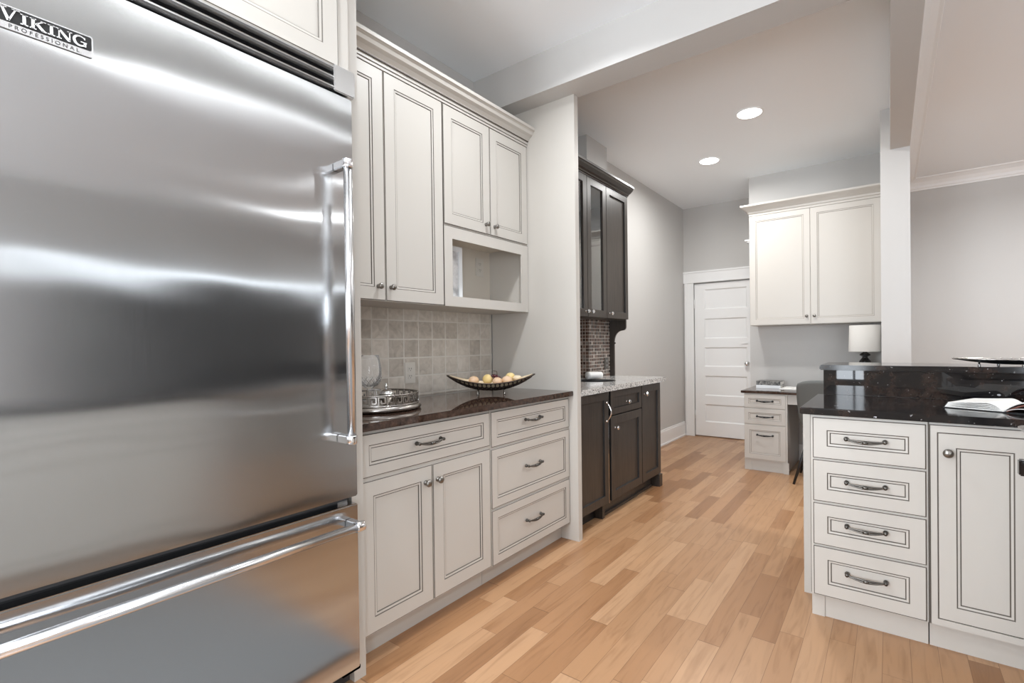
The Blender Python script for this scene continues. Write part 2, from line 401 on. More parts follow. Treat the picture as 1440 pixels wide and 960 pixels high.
def bow_pull(parent, mp, ac, bc, half=.064, mat=None, vertical=False, name='pull_handle', drop=.006):
    bd = B()
    for s in (-1, 1):
        c = mp(ac+s*half, bc, 0); n = (Vector(mp(ac, bc, 1))-Vector(mp(ac, bc, 0)))
        bd.lathe(c, [(0, 0), (.0085, 0), (.0095, .004), (.007, .009), (.0055, .016), (.0075, .021), (.0065, .026), (0, .027)], axis=n, seg=14)
    for k in (-1, 1):
        pts = []
        for i in range(17):
            u = -1+2*i/16; sp = (1-u*u)
            pts.append(mp(ac+u*half, bc - drop*sp + k*.0034*math.sin(PI*(i/16))*1.3, .020+.008*sp))
        bd.tube(pts, .0026, 7, rs=[.0030+.0010*(1-abs(-1+2*i/16)) for i in range(17)])
    c = Vector(mp(ac, bc-drop, .030)); t = (Vector(mp(ac+1, bc, 0))-Vector(mp(ac, bc, 0)))
    bd.lathe(c, [(0, -.010), (.0048, -.010), (.0066, -.004), (.0070, 0), (.0066, .004), (.0048, .010), (0, .010)], axis=t, seg=12)
    return obj(name, bd, mat or M['pewter'], parent)
def knob(parent, mp, a, b, r=.0155, mat=None, name='knob'):
    n = (Vector(mp(a, b, 1))-Vector(mp(a, b, 0))); bd = B()
    bd.lathe(mp(a, b, 0), [(0, 0), (r*.72, 0), (r*.72, .003), (r*.38, .007), (r*.36, .012), (r*.85, .016), (r, .021), (r*.93, .026), (r*.6, .030), (0, .0315)], axis=n, seg=18)
    return obj(name, bd, mat or M['nickel'], parent)
def crystal_knob(parent, mp, a, b):
    n = (Vector(mp(a, b, 1))-Vector(mp(a, b, 0))); bd = B()
    bd.lathe(mp(a, b, 0), [(0, 0), (.0075, 0), (.0075, .003), (.0042, .006), (.0042, .014), (.0125, .022), (.0155, .028), (.012, .034), (0, .036)], axis=n, seg=10, smooth=False)
    return obj('knob', bd, M['chrome'], parent)

# ================================================================ STRUCTURE
XW, XF = -2.2285, -2.181          # left wall in the kitchen, left wall beyond the tall panel
YP0, YP1 = 2.52, 2.562            # tall end panel
YFAR, YDESK, YDIN = 6.269, 5.518, 6.73
struct('floor', B().box(-2.6, 4.4, -2.4, 7.0, -.06, 0), M['floor'])
struct('ceiling', B().box(-2.6, 4.4, -2.4, 7.0, CEIL, CEIL+.06), M['ceil'])
struct('wall_left', B().box(-2.45, XW, -2.2, 2.5405, 0, CEIL).box(-2.45, XF, 2.5405, YFAR, 0, CEIL), M['wall'])
struct('wall_far', B().box(-2.45, -2.06, YFAR, YFAR+.12, 0, CEIL).box(-1.28, -1.207, YFAR, YFAR+.12, 0, CEIL).box(-2.06, -1.28, YFAR, YFAR+.12, 1.965, CEIL)
       .box(-2.2, -1.207, YFAR+.3, YFAR+.35, 0, CEIL), M['wall'])
struct('wall_desk', B().box(-1.207, -.05, YDESK, YFAR+.12, 0, CEIL), M['wall'])
struct('wall_column', B().box(-.05, .13, 4.52, YDIN+.1, 0, CEIL), M['wall'])
struct('wall_dining', B().box(.13, 4.4, YDIN, YDIN+.1, 0, CEIL), M['wall'])
def holed_wall(name, mp, a0, a1, holes):
    bd = B(); cuts = sorted(holes); x = a0
    def bx(p0, p1, q0, q1):
        c0 = mp(p0, q0, 0); c1 = mp(p1, q1, 1)
        bd.box(min(c0[0], c1[0]), max(c0[0], c1[0]), min(c0[1], c1[1]), max(c0[1], c1[1]), q0, q1)
    for (h0, h1, z0, z1) in cuts:
        bx(x, h0, 0, CEIL)
        if z0 > 0: bx(h0, h1, 0, z0)
        bx(h0, h1, z1, CEIL); x = h1
    bx(x, a1, 0, CEIL)
    return struct(name, bd, M['wall'])
holed_wall('wall_right', lambda a, b, d: (4.25+d*.1, a, b), -2.2, YDIN+.1, [(.6, 5.2, 2.06, 2.12)])
holed_wall('wall_rear', lambda a, b, d: (a, -2.3-d*.1, b), -2.45, 4.35, [(-1.92, -.88, .8, 2.12), (-.64, -.30, .62, 2.2), (1.3, 3.8, .4, 2.3)])
def window(name, mp, a0, a1, z0, z1, nm, nr, w=.045):
    bd = B()
    def bar(p0, p1, q0, q1, t=.04):
        c0 = mp(p0, q0, -t/2); c1 = mp(p1, q1, t/2)
        bd.box(min(c0[0], c1[0]), max(c0[0], c1[0]), min(c0[1], c1[1]), max(c0[1], c1[1]), q0, q1)
    bar(a0, a1, z0, z0+w); bar(a0, a1, z1-w, z1); bar(a0, a0+w, z0+w, z1-w); bar(a1-w, a1, z0+w, z1-w)
    for i in range(1, nm):
        x = a0+(a1-a0)*i/nm; bar(x-w*.5, x+w*.5, z0+w, z1-w)
    for i in range(1, nr):
        z = z0+(z1-z0)*i/nr; bar(a0+w, a1-w, z-.012, z+.012, .03)
    return struct(name, bd, M['white'])
window('added_window_1', lambda a, b, d: (4.30+d, a, b), .6, 5.2, 2.06, 2.12, 4, 1, .006)  # slit window added around the light for the refrigerator reflection
window('window_2', lambda a, b, d: (a, -2.35+d, b), -.64, -.30, .62, 2.2, 1, 2, .02)
window('added_window_3', lambda a, b, d: (a, -2.35+d, b), 1.3, 3.8, .4, 2.3, 3, 2)  # unseen window added around the main light
window('added_window_4', lambda a, b, d: (a, -2.35+d, b), -1.92, -.88, .8, 2.12, 2, 2)  # unseen window added around the left ceiling light source
# ceiling beam across the kitchen and the header running towards the camera
struct('wall_beam', B().box(XW, .011, 2.385, 2.572, 2.706, CEIL), M['wall'])
struct('wall_header', B().box(.011, .13, -2.3, 4.52, 2.63, CEIL), M['wall'])
# chase behind the dark wall cabinet
struct('wall_chase', B().box(XF, -2.035, 3.53, 3.885, 0, CEIL), M['wall'])
# backsplashes
struct('wall_backsplash', B().box(XW, -2.219, 1.06, YP0, .914, 1.408), M['tile'])
struct('wall_mosaic', B().box(XF, -2.035, 3.522, 3.53, .914, 1.405, 1).box(-2.035, -2.027, 3.522, 3.885, .914, 1.405, 0)
       .box(XF, XF+.008, YP1, 3.522, .914, 1.405, 0), [M['mosaic_y'], M['mosaic_x']])
# dining crown mouldings (profile in depth, drop)
CROWN = [(0, .118), (.010, .118), (.014, .104), (.022, .096), (.030, .072), (.052, .040), (.078, .022), (.090, .014), (.108, .010), (.112, 0), (0, 0)]
bd = B()
bd.prism(CROWN, lambda a, b: (.13+a, -2.2, CEIL-b), lambda a, b: (.13+a, YDIN, CEIL-b))
struct('trim_1', bd, M['white'])
bd = B()
bd.prism(CROWN, lambda a, b: (.13, YDIN-a, CEIL-b), lambda a, b: (4.25, YDIN-a, CEIL-b))
struct('trim_2', bd, M['white'])
# door casing, far wall
bd = B()
bd.box(-2.165, -2.05, YFAR-.022, YFAR, 0, 1.975).box(-2.155, -2.135, YFAR-.028, YFAR-.022, 0, 1.975).box(-1.28, -1.209, YFAR-.022, YFAR, 0, 1.975)
bd.box(-2.178, -1.209, YFAR-.028, YFAR, 1.975, 2.095).box(-2.18, -1.209, YFAR-.036, YFAR, 2.095, 2.115).box(-2.175, -1.209, YFAR-.032, YFAR, 1.968, 1.98)
struct('trim_3', bd, M['white'])
# casing of the opening on the hidden side of the desk wall, seen edge on
struct('trim_4', B().box(-1.222, -1.2075, 5.58, 6.2, 2.03, 2.27).box(-1.262, -1.2075, 5.56, 6.22, 2.285, 2.30).box(-1.242, -1.2075, 5.57, 6.21, 2.27, 2.285), M['white'])
def baseboard(name, boxes):
    bd = B()
    for b in boxes: bd.box(*b)
    return struct(name, bd, M['white'])
baseboard('baseboard_left', [(XF, XF+.016, 3.94, YFAR-.03, 0, .16), (XF, XF+.011, 3.94, YFAR-.03, .16, .18), (XF, XF+.026, 3.94, YFAR-.03, 0, .018)])
baseboard('baseboard_desk', [(-.75, -.052, YDESK-.016, YDESK, 0, .16)])
# five panel door
yd = YFAR+.012
door = bpy.data.objects.new('door_1', None); COL.objects.link(door); door.location = (-1.665, yd, 0); ORG[door] = Vector((-1.665, yd, 0)); door['kind'] = 'structure'
bd = B(); a0, a1 = -2.045, -1.285; rails = [(1.878, 1.623), (1.506, 1.252), (1.140, .895), (.779, .524), (.416, .189)]
px0, px1 = a0+.122, a1-.122; zt = 1.955
ys = yd
bd.box(a0, px0, ys, ys+.038, .012, zt).box(px1, a1, ys, ys+.038, .012, zt)
zs = [zt]+[z for r in rails for z in r]+[.012]
for i in range(0, len(zs), 2): bd.box(px0, px1, ys, ys+.038, zs[i+1], zs[i])
obj('door_frame', bd, M['white'], door)
for (z1, z0) in rails:
    bd = B(); o = [(px0, z0), (px1, z0), (px1, z1), (px0, z1)]
    r0 = [bd.v((x, ys+.001, z)) for x, z in o]; r1 = [bd.v((x, ys+.014, z)) for x, z in ((px0+.014, z0+.014), (px1-.014, z0+.014), (px1-.014, z1-.014), (px0+.014, z1-.014))]
    for k in range(4): bd.face([r0[k], r0[(k+1) % 4], r1[(k+1) % 4], r1[k]])
    bd.face(r1); obj('door_panel', bd, M['white'], door, recalc=False)
for z in (1.70, .28):
    bd = B(); bd.tube([(a0+.002, ys-.006, z-.045), (a0+.002, ys-.006, z+.045)], .006); bd.ball((a0+.002, ys-.006, z+.05), .006).ball((a0+.002, ys-.006, z-.05), .006)
    obj('hinge', bd, M['white'], door)
bd = B(); bd.lathe((-1.405, ys, .94), [(0, 0), (.028, 0), (.026, .006), (.01, .01), (.01, .03), (.024, .04), (.028, .052), (.02, .062), (0, .065)], axis=(0, -1, 0), seg=18)
obj('door_knob', bd, M['chrome'], door)
bd = B(); bd.box(-1.47, -1.40, ys-.012, ys, 1.180, 1.196, bev=.003); obj('slide_bolt', bd, M['white'], door)

# ================================================================ LEFT: REFRIGERATOR
FX = -1.5; FY0, FY1 = .082, .996
fr = thing('refrigerator', 'stainless steel built-in refrigerator with bottom freezer drawer filling the left of the picture', 'refrigerator', (-1.86, (FY0+FY1)/2, 0))
obj('cabinet_body', B().box(XW+.01, FX-.06, FY0+.004, FY1-.004, .02, 2.135), M['gap'], fr)
dr = obj('refrigerator_door', B().box(FX-.052, FX, FY0, FY1, .683, 2.046, bev=.004), M['steel'], fr, uv=True)
fz = obj('freezer_drawer', B().box(FX-.052, FX, FY0, FY1, .088, .657, bev=.004).box(FX-.056, FX-.050, FY0+.01, FY1-.01, .657, .672), M['steel'], fr, uv=True)
obj('door_lip', B().box(FX-.050, FX-.004, FY0+.01, FY1-.035, .676, .683).box(FX-.052, FX-.044, FY0+.03, FY1-.05, .657, .676), M['gap'], fr)
obj('toe_grille', B().box(FX-.10, FX-.085, FY0+.01, FY1-.01, .01, .085), M['black'], fr)
obj('kick_trim', B().box(FX-.045, FX-.012, FY1-.06, FY1+.010, .072, .088, bev=.003), M['steel2'], fr)
# handles: round bar with flat brackets and ribbed ends
HX = FX+.062
bd = B(); bd.tube([(HX, .935, .905), (HX, .935, 1.785)], .0135, 20)
h = obj('door_handle', bd, M['bar'], dr)
for z in (.893, 1.797):
    bd = B()
    bd.box(FX, HX, .921, .947, z-.013, z+.013, bev=.003)
    bd.lathe((HX, .935, z-.014), [(0, 0), (.0165, 0), (.0175, .003), (.0175, .025), (.0165, .028), (0, .028)], seg=20)
    obj('handle_bracket', bd, M['chrome'], dr)
bd = B(); bd.tube([(HX, FY0+.055, .600), (HX, FY1-.05, .600)], .0145, 20)
obj('drawer_handle', bd, M['bar'], fz)
for y in (FY0+.042, FY1-.037):
    bd = B()
    bd.box(FX, HX, y-.013, y+.013, .587, .613, bev=.003)
    bd.lathe((HX, y-.014, .600), [(0, 0), (.0175, 0), (.0185, .003), (.0185, .025), (.0175, .028), (0, .028)], axis=(0, 1, 0), seg=20)
    obj('handle_bracket', bd, M['chrome'], fz)
# louvred grille above the door
g = obj('vent_grille', B().box(FX-.09, FX-.07, FY0+.02, FY1-.08, 2.052, 2.142).box(FX-.075, FX+.002, FY1-.066, FY1+.0115, 2.054, 2.143, bev=.003)
        .box(FX-.075, FX+.002, FY0-.012, FY0+.066, 2.054, 2.143, bev=.003), M['steel2'], fr, uv=True)
for z in (2.062, 2.095, 2.128):
    pf = [(-.05, -.004), (-.012, -.008), (-.002, -.004), (0, .002), (-.004, .009), (-.05, .010)]
    bd = B(); bd.prism(pf, lambda a, b: (FX+a, FY0+.06, z+b), lambda a, b: (FX+a, FY1-.066, z+b))
    obj('louver', bd, M['steel2'], g, uv=True)
# name plate
def stroke(bd, p0, p1, w, mp, d0, d1):
    p0, p1 = Vector((*p0, 0)), Vector((*p1, 0)); d = (p1-p0).normalized(); n = Vector((-d.y, d.x, 0))*w/2
    q = [p0+n, p0-n, p1-n, p1+n]
    bd.prism([(p.x, p.y) for p in q], lambda a, b: mp(a, b, d0), lambda a, b: mp(a, b, d1))
BY0, BY1, BZ0, BZ1 = .158, .3225, 1.872, 1.921
def rrect(y0, y1, z0, z1, r, k=5):
    pts = []
    for (cy, cz, a) in ((y1-r, z0+r, -PI/2), (y1-r, z1-r, 0), (y0+r, z1-r, PI/2), (y0+r, z0+r, PI)):
        for i in range(k+1): t = a+PI/2*i/k; pts.append((cy+r*math.cos(t), cz+r*math.sin(t)))
    return pts
mpF = facing_x(FX)
bd = B(); bd.prism(rrect(BY0, BY1, BZ0, BZ1, .006), lambda a, b: (FX, a, b), lambda a, b: (FX+.004, a, b))
obj('badge_plate', bd, M['bar'], dr)
bd = B(); bd.prism(rrect(BY0+.003, BY1-.003, BZ0+.0145, BZ1-.003, .004), lambda a, b: (FX+.0035, a, b), lambda a, b: (FX+.0046, a, b))
obj('badge_field', bd, M['black'], dr)
bd = B()
def letter(ch, x, w, h, z):
    P = lambda a, b: (x+a*w, z+b*h)
    st = lambda p, q, t: stroke(bd, P(*p), P(*q), t, mpF, .0044, .0066)
    T, t = .0052, .0022
    sf = lambda a, b, hw=.26: st((a-hw, b), (a+hw, b), .0020)
    if ch == 'V': st((.18, 1), (.5, .02), T); st((.84, 1), (.5, .02), t*1.3); sf(.16, 1); sf(.86, 1, .2)
    if ch == 'I': st((.5, 0), (.5, 1), T); sf(.5, .03, .42); sf(.5, .97, .42)
    if ch == 'K': st((.2, 0), (.2, 1), T); sf(.2, .03, .2); sf(.2, .97, .2); st((.25, .42), (.82, .97), t); st((.42, .58), (.86, .03), T); sf(.82, .97, .16); sf(.86, .03, .16)
    if ch == 'N': st((.16, 0), (.16, 1), t); st((.14, .98), (.82, .03), T); st((.84, 0), (.84, 1), t); sf(.12, .97, .16); sf(.16, .03, .16); sf(.84, .97, .16)
    if ch == 'G':
        for i in range(14):
            a0 = math.radians(48+i*19.5); a1 = math.radians(48+(i+1)*19.5)
            th = t + (T-t)*max(0, math.sin((i+.5)/14*PI))**1.3
            st((.5+.42*math.cos(a0), .5+.5*math.sin(a0)), (.5+.42*math.cos(a1), .5+.5*math.sin(a1)), th)
        st((.84, .02), (.84, .44), T*.8); sf(.76, .44, .22); st((.82, .72), (.82, .98), t)
y = BY0+.0155
for ch, w in (('V', .030), ('I', .0135), ('K', .0255), ('I', .0135), ('N', .0255), ('G', .024)):
    hh, zz = (.0265, BZ0+.0165) if ch == 'V' else (.0215, BZ0+.0185)
    letter(ch, y, w, hh, zz); y += w+.0012
obj('badge_lettering', bd, M['chrome'], dr)
cu = bpy.data.curves.new('badge_words', 'FONT'); cu.body = 'PROFESSIONAL'; cu.size = .0112; cu.extrude = .0006; cu.space_character = 1.55; cu.align_x = 'CENTER'
tmp = bpy.data.objects.new('badge_words', cu); COL.objects.link(tmp); bpy.context.view_layer.update()
me = bpy.data.meshes.new_from_object(tmp); bpy.data.objects.remove(tmp)
me.transform(Matrix(((0, 0, 1, 0), (1, 0, 0, 0), (0, 1, 0, 0), (0, 0, 0, 1))))
me.materials.append(M['black']); o = bpy.data.objects.new('badge_small_lettering', me); COL.objects.link(o); o.parent = dr
o.location = Vector((FX+.0042, (BY0+BY1)/2+.003, BZ0+.0035)) - ORG[dr]

# end panel and cabinet over the refrigerator
tag(obj('refrigerator_side_panel', B().box(XW+.01, -1.560, 1.0105, 1.058, 0, 2.90), M['cab']),
    'tall narrow white painted panel edge right beside the stainless refrigerator', 'panel')
oc = thing('over_refrigerator_cabinet', 'off-white cabinet with dark glaze lines above the refrigerator vent at top left', 'cabinet', (-1.86, .54, 2.146))
obj('body', B().box(XW+.01, -1.5385, .05, 1.009, 2.146, 2.90), M['cab'], oc)
mo = facing_x(-1.530)
for (a0, a1) in ((.06, .512), (.516, .966)):
    bd = B(); panel(bd, mo, a0, a1, 2.158, 2.88, .055); obj('door', bd, CABM(), oc)

# ================================================================ LEFT: WHITE BASE CABINETS
XBF = -1.595; mb = facing_x(XBF)
ca = thing('base_cabinet', 'off-white base cabinet with one wide drawer over two doors beside the refrigerator', 'cabinet', (-1.9, 1.426, 0))
obj('body', B().box(XW+.01, XBF-.0085, 1.062, 1.792, .105, .884), M['cab'], ca)
obj('toe_kick', B().box(XW+.2, -1.665, 1.062, 1.792, 0, .105), M['cab'], ca)
bd = B(); panel(bd, mb, 1.066, 1.788, .706, .868, .042); d = obj('drawer', bd, CABM(), ca); bow_pull(d, mb, 1.400, .795, .066)
for (a0, a1, kx) in ((1.066, 1.416, 1.381), (1.422, 1.788, 1.448)):
    bd = B(); panel(bd, mb, a0, a1, .112, .690, .058); d = obj('door', bd, CABM(), ca); knob(d, mb, kx, .621)
cb = thing('drawer_base_cabinet', 'off-white base cabinet of three drawers beside the tall white end panel', 'cabinet', (-1.9, 2.156, 0))
obj('body', B().box(XW+.01, XBF-.0085, 1.795, 2.517, .105, .884), M['cab'], cb)
obj('toe_kick', B().box(XW+.2, -1.665, 1.795, 2.517, 0, .105), M['cab'], cb)
for (b0, b1, hz) in ((.694, .868, .797), (.390, .682, .548), (.108, .378, .254)):
    bd = B(); panel(bd, mb, 1.800, 2.513, b0, b1, .042); d = obj('drawer', bd, CABM(), cb); bow_pull(d, mb, 2.140, hz, .064)
tag(obj('worktop', B().box(XW+.01, -1.564, 1.061, 2.519, .8845, .914, bev=.003), M['granite_brown']),
    'polished dark brown granite worktop under the tiled backsplash on the left', 'worktop')
tag(obj('tall_end_panel', B().box(XF-.03, -1.537, YP0, YP1, 0, 2.7055), M['cab']),
    'floor to beam white painted panel between the left cabinets and the dark bar', 'panel')

# ================================================================ LEFT: WHITE WALL CABINETS
XUF = -1.895; mu = facing_x(XUF)
ua = thing('wall_cabinet', 'tall off-white wall cabinet with two long doors next to the refrigerator', 'cabinet', (-2.07, 1.42, 1.408))
obj('body', B().box(XW+.01, XUF-.0085, 1.062, 1.785, 1.408, 2.50), M['cab'], ua)
for (a0, a1, kx) in ((1.064, 1.418, 1.379), (1.423, 1.783, 1.448)):
    bd = B(); panel(bd, mu, a0, a1, 1.411, 2.470, .058); d = obj('door', bd, CABM(), ua); knob(d, mu, kx, 1.474, .014)
ub = thing('wall_cabinet_with_niche', 'off-white wall cabinet with two short doors over an open niche', 'cabinet', (-2.07, 2.152, 1.408))
obj('body', B().box(XW+.01, XUF-.0085, 1.788, 2.517, 1.838, 2.50).box(XW+.01, XUF-.0085, 1.788, 1.806, 1.408, 1.838).box(XW+.01, XUF-.0085, 2.500, 2.517, 1.408, 1.838)
    .box(XW+.01, XUF-.0085, 1.806, 2.500, 1.408, 1.440), M['cab'], ub)
obj('niche_lining', B().box(XW+.012, XW+.018, 1.806, 2.500, 1.4405, 1.838).box(XW+.018, XUF-.009, 1.806, 2.4995, 1.826, 1.8375).box(XW+.018, XUF-.009, 1.806, 2.4995, 1.4405, 1.447), M['cabin'], ub)
bd = B(); f0, f1 = XUF-.0083, XUF
for (y0, y1, z0, z1) in ((1.789, 1.847, 1.409, 1.832), (2.447, 2.514, 1.409, 1.832), (1.847, 2.447, 1.770, 1.832), (1.847, 2.447, 1.409, 1.463)): bd.box(f0, f1, y0, y1, z0, z1)
obj('niche_frame', bd, M['cab'], ub)
obj('glaze_line', B().box(f0-.0004, f1-.002, 1.787, 1.789, 1.409, 2.47), M['glaze'], ub)
obj('glaze_line', B().box(f0-.0004, f1-.002, 1.789, 2.515, 1.832, 1.8345), M['glaze'], ub)
for (a0, a1, kx) in ((1.791, 2.152, 2.115), (2.157, 2.513, 2.192)):
    bd = B(); panel(bd, mu, a0, a1, 1.844, 2.470, .058); d = obj('door', bd, CABM(), ub); knob(d, mu, kx, 1.897, .014)
# crown (0 paint, 1 glaze): outward offset, height
def crown(name, prof_fn, y0, y1, label, mats):
    pass
CPR = [(-.018, 2.472), (.003, 2.472), (.003, 2.484), (.007, 2.487), (.007, 2.503), (.012, 2.507), (.014, 2.511), (.030, 2.526), (.046, 2.536), (.052, 2.552), (.058, 2.557), (.066, 2.560), (.066, 2.577), (-.018, 2.577)]
bd = B(); bd.prism(CPR, lambda a, b: (XUF+a, 1.06, b), lambda a, b: (XUF+a, 2.518, b))
bd.box(XUF+.0075, XUF+.0142, 1.06, 2.518, 2.5015, 2.5065, 1).box(XUF+.0, XUF+.0062, 1.06, 2.518, 2.4842, 2.487, 1)
tag(obj('cabinet_crown', bd, CABM()), 'off-white crown moulding with dark glaze lines along the top of the left wall cabinets', 'moulding')

def outlet(label, x, yc, zc, w=.074, h=.118, mp=None, mats=None, group=None):
    mp = mp or facing_x(x); c = mp(yc, zc-h/2, 0)
    t = thing('wall_outlet', label, 'outlet', c, group); pm, sm = mats or (M['plastic'], M['plastic_dark'])
    def bx(a0, a1, b0, b1, d0, d1, bev=0):
        p, q = mp(a0, b0, d0), mp(a1, b1, d1)
        return B().box(min(p[0], q[0]), max(p[0], q[0]), min(p[1], q[1]), max(p[1], q[1]), b0, b1, bev=bev)
    obj('cover_plate', bx(yc-w/2, yc+w/2, zc-h/2, zc+h/2, 0, .006, .002), pm, t)
    for s in (-1, 1):
        cz = zc+s*.0205
        r = obj('receptacle', bx(yc-.017, yc+.017, cz-.0145, cz+.0145, .005, .008, .0012), pm, t)
        bd = B()
        for a in (-.0068, .0068):
            p, q = mp(yc+a-.0013, cz-.002, .0075), mp(yc+a+.0013, cz+.008, .0084)
            bd.box(min(p[0], q[0]), max(p[0], q[0]), min(p[1], q[1]), max(p[1], q[1]), cz-.002, cz+.008)
        p, q = mp(yc-.0022, cz-.010, .0075), mp(yc+.0022, cz-.006, .0084)
        bd.box(min(p[0], q[0]), max(p[0], q[0]), min(p[1], q[1]), max(p[1], q[1]), cz-.010, cz-.006)
        obj('slots', bd, sm, r)
    return t
outlet('beige duplex outlet on the stone tile backsplash above the tray', -2.219, 1.815, 1.048)
outlet('beige duplex outlet on the back of the open cabinet niche', XW+.0182, 2.395, 1.715)
# framed print in the niche
t = thing('framed_print', 'white framed grey print standing at the left end of the open niche', 'picture', (-2.03, 1.95, 1.447))
obj('frame', B().box(-2.046, -2.030, 1.83, 1.853, 1.4475, 1.77).box(-2.046, -2.030, 2.030, 2.056, 1.4475, 1.77).box(-2.046, -2.030, 1.853, 2.030, 1.742, 1.77).box(-2.046, -2.030, 1.853, 2.030, 1.4475, 1.478), M['bluewhite'], t)
obj('print', B().box(-2.044, -2.038, 1.853, 2.030, 1.478, 1.742), M['photo'], t)

# ================================================================ ON THE LEFT WORKTOP
TX, TY, TR = -1.91, 1.37, .200; Z0 = .9145
t = thing('round_tray', 'round silver tray with a pierced key-pattern gallery rim on the dark brown worktop', 'tray', (TX, TY, Z0))
obj('base', B().lathe((TX, TY, Z0), [(0, .0), (TR-.02, 0), (TR-.004, .003), (TR, .010), (TR-.003, .021), (TR-.010, .026), (TR-.016, .024), (TR-.022, .012), (0, .012)], seg=64), M['silver'], t)
bd = B(); GR = TR-.013
def ring(z, r): bd.loop([(TX+GR*math.cos(2*PI*i/64), TY+GR*math.sin(2*PI*i/64), z) for i in range(64)], r)
ring(Z0+.028, .003); ring(Z0+.0725, .0034)
NU = 32; U = 2*PI/NU
def seg(a0, b0, a1, b1, w=.0052):
    h0, h1 = Z0+.028+b0*.044, Z0+.028+b1*.044
    if a0 == a1: poly = [(a0-w/2/GR/U, min(h0, h1)), (a0+w/2/GR/U, min(h0, h1)), (a0+w/2/GR/U, max(h0, h1)), (a0-w/2/GR/U, max(h0, h1))]
    else: poly = [(min(a0, a1), h0-w/2), (max(a0, a1), h0-w/2), (max(a0, a1), h0+w/2), (min(a0, a1), h0+w/2)]
    def f(rr): return lambda a, b: (TX+rr*math.cos((k+a)*U), TY+rr*math.sin((k+a)*U), b)
    bd.prism(poly, f(GR-.0016), f(GR+.0016))
for k in range(NU):
    seg(.06, 0, .06, 1); seg(.06, .9, .80, .9); seg(.80, .9, .80, .32); seg(.80, .32, .36, .32); seg(.36, .32, .36, .62); seg(.06, .06, 1.06, .06)
obj('gallery', bd, M['silver'], t)
def goblet(x, y, label):
    bd = B(); z = Z0+.0125
    pr = [(0, 0), (.036, 0), (.037, .002), (.030, .004), (.008, .010), (.0065, .020), (.006, .055), (.007, .070), (.012, .078), (.030, .092), (.044, .112), (.050, .140), (.0495, .170), (.044, .205), (.041, .225),
          (.0395, .225), (.0425, .205), (.0478, .170), (.048, .140), (.042, .114), (.028, .096), (.010, .086), (0, .084)]
    pr = [(r*1.06, h*1.035) for r, h in pr]
    bd.lathe((x, y, z), pr, seg=28)
    g = thing('wine_goblet', label, 'glass', (x, y, z), 'cut crystal goblets on the tray')
    obj('glass', bd, M['crystal'], g)
    bd = B()
    for i in range(14):
        for s in (-1, 1):
            pts = []
            for q in range(6):
                u = q/5; a = 2*PI*i/14 + s*u*.55; h = .094+u*.040; rr = (.0331, .0408, .0466, .0501, .0522, .0533)[q]
                pts.append((x+rr*math.cos(a), y+rr*math.sin(a), z+h))
            bd.tube(pts, .0014, 5)
    obj('cut_pattern', bd, M['cut'], g)
goblet(-1.925, 1.345, 'nearer cut crystal goblet standing on the silver tray')
goblet(-2.026, 1.292, 'cut crystal goblet behind, at the left edge of the silver tray')
j = thing('lidded_jar', 'small silver lidded jar with finial on the round tray', 'jar', (-1.925, 1.435, Z0+.0125))
obj('bowl', B().lathe((-1.925, 1.435, Z0+.0125), [(0, 0), (.018, 0), (.014, .008), (.028, .022), (.036, .040), (.034, .050), (0, .050)], seg=24), M['silver'], j)
obj('lid', B().lathe((-1.925, 1.435, Z0+.063), [(.036, 0), (.033, .010), (.020, .018), (.006, .022), (.004, .027), (.008, .033), (.005, .040), (.002, .048), (0, .052)], seg=24), M['chrome'], j)

# boat-shaped openwork fruit bowl
P0, P1 = Vector((-2.095, 1.985, 0)), Vector((-1.705, 2.315, 0)); BC = (P0+P1)/2; BU = (P1-P0).normalized(); BV = Vector((BU.y, -BU.x, 0)); HL = (P1-P0).length/2
def shell(s, q, off=0):
    wdt = .108*math.sqrt(max(0, 1-s*s))**1.15
    rim = .980+.045*s*s; bot = .936+.088*abs(s)**2.2; bot = min(bot, rim)
    z = bot+(rim-bot)*q*q
    p = BC+BU*(s*HL)+BV*(q*wdt); return Vector((p.x, p.y, z-off))
t = thing('fruit_bowl', 'boat-shaped dark bronze openwork bowl on small feet holding fruit on the left worktop', 'bowl', (BC.x, BC.y, Z0))
bd = B()
bd.loop([shell(-math.cos(2*PI*i/72), math.sin(2*PI*i/72)/max(.0001, abs(math.sin(2*PI*i/72)))*1.0 if abs(math.sin(2*PI*i/72)) > 1e-6 else 0) for i in range(72)], .0042)
for r_, q0 in enumerate((-.82, -.42, 0, .42, .82)):
    nn = 19
    for i in range(nn):
        s0 = -.93+1.86*(i+(.5 if r_ % 2 else 0))/nn
        if abs(s0) > .95: continue
        ds = .049; dq = .205
        pts = []
        for k in range(12):
            a = 2*PI*k/12; s1 = max(-.985, min(.985, s0+ds*math.cos(a))); q1 = max(-1, min(1, q0+dq*math.sin(a))); pts.append(shell(s1, q1))
        bd.loop(pts, .0033, 5)
obj('lattice', bd, M['bronze'], t)
bd = B(); n = 30
for sgn in (-1, 1):
    prev = None
    for i in range(n+1):
        s = -.97+1.94*i/n; a = bd.v(shell(s, sgn*.985)+Vector((0, 0, .004))); b = bd.v(shell(s, sgn*.90)+Vector((0, 0, .0035)))
        if prev: bd.face([prev[0], a, b, prev[1]])
        prev = (a, b)
obj('rim_highlight', bd, M['paper'], t)  # pale band paints the highlight along the inner rim
bd = B(); ns = 26; nq = 8
g_ = [[bd.v(shell(-.95+1.9*i/ns, (-.94+1.88*k/nq))+Vector((-BV.x, -BV.y, 0))*((-1+2*k/nq)*.006)+Vector((0, 0, .007))) for k in range(nq+1)] for i in range(ns+1)]
for i in range(ns):
    for k in range(nq): bd.face([g_[i][k], g_[i+1][k], g_[i+1][k+1], g_[i][k+1]], smooth=True)
obj('liner', bd, M['cream'], t, recalc=False)
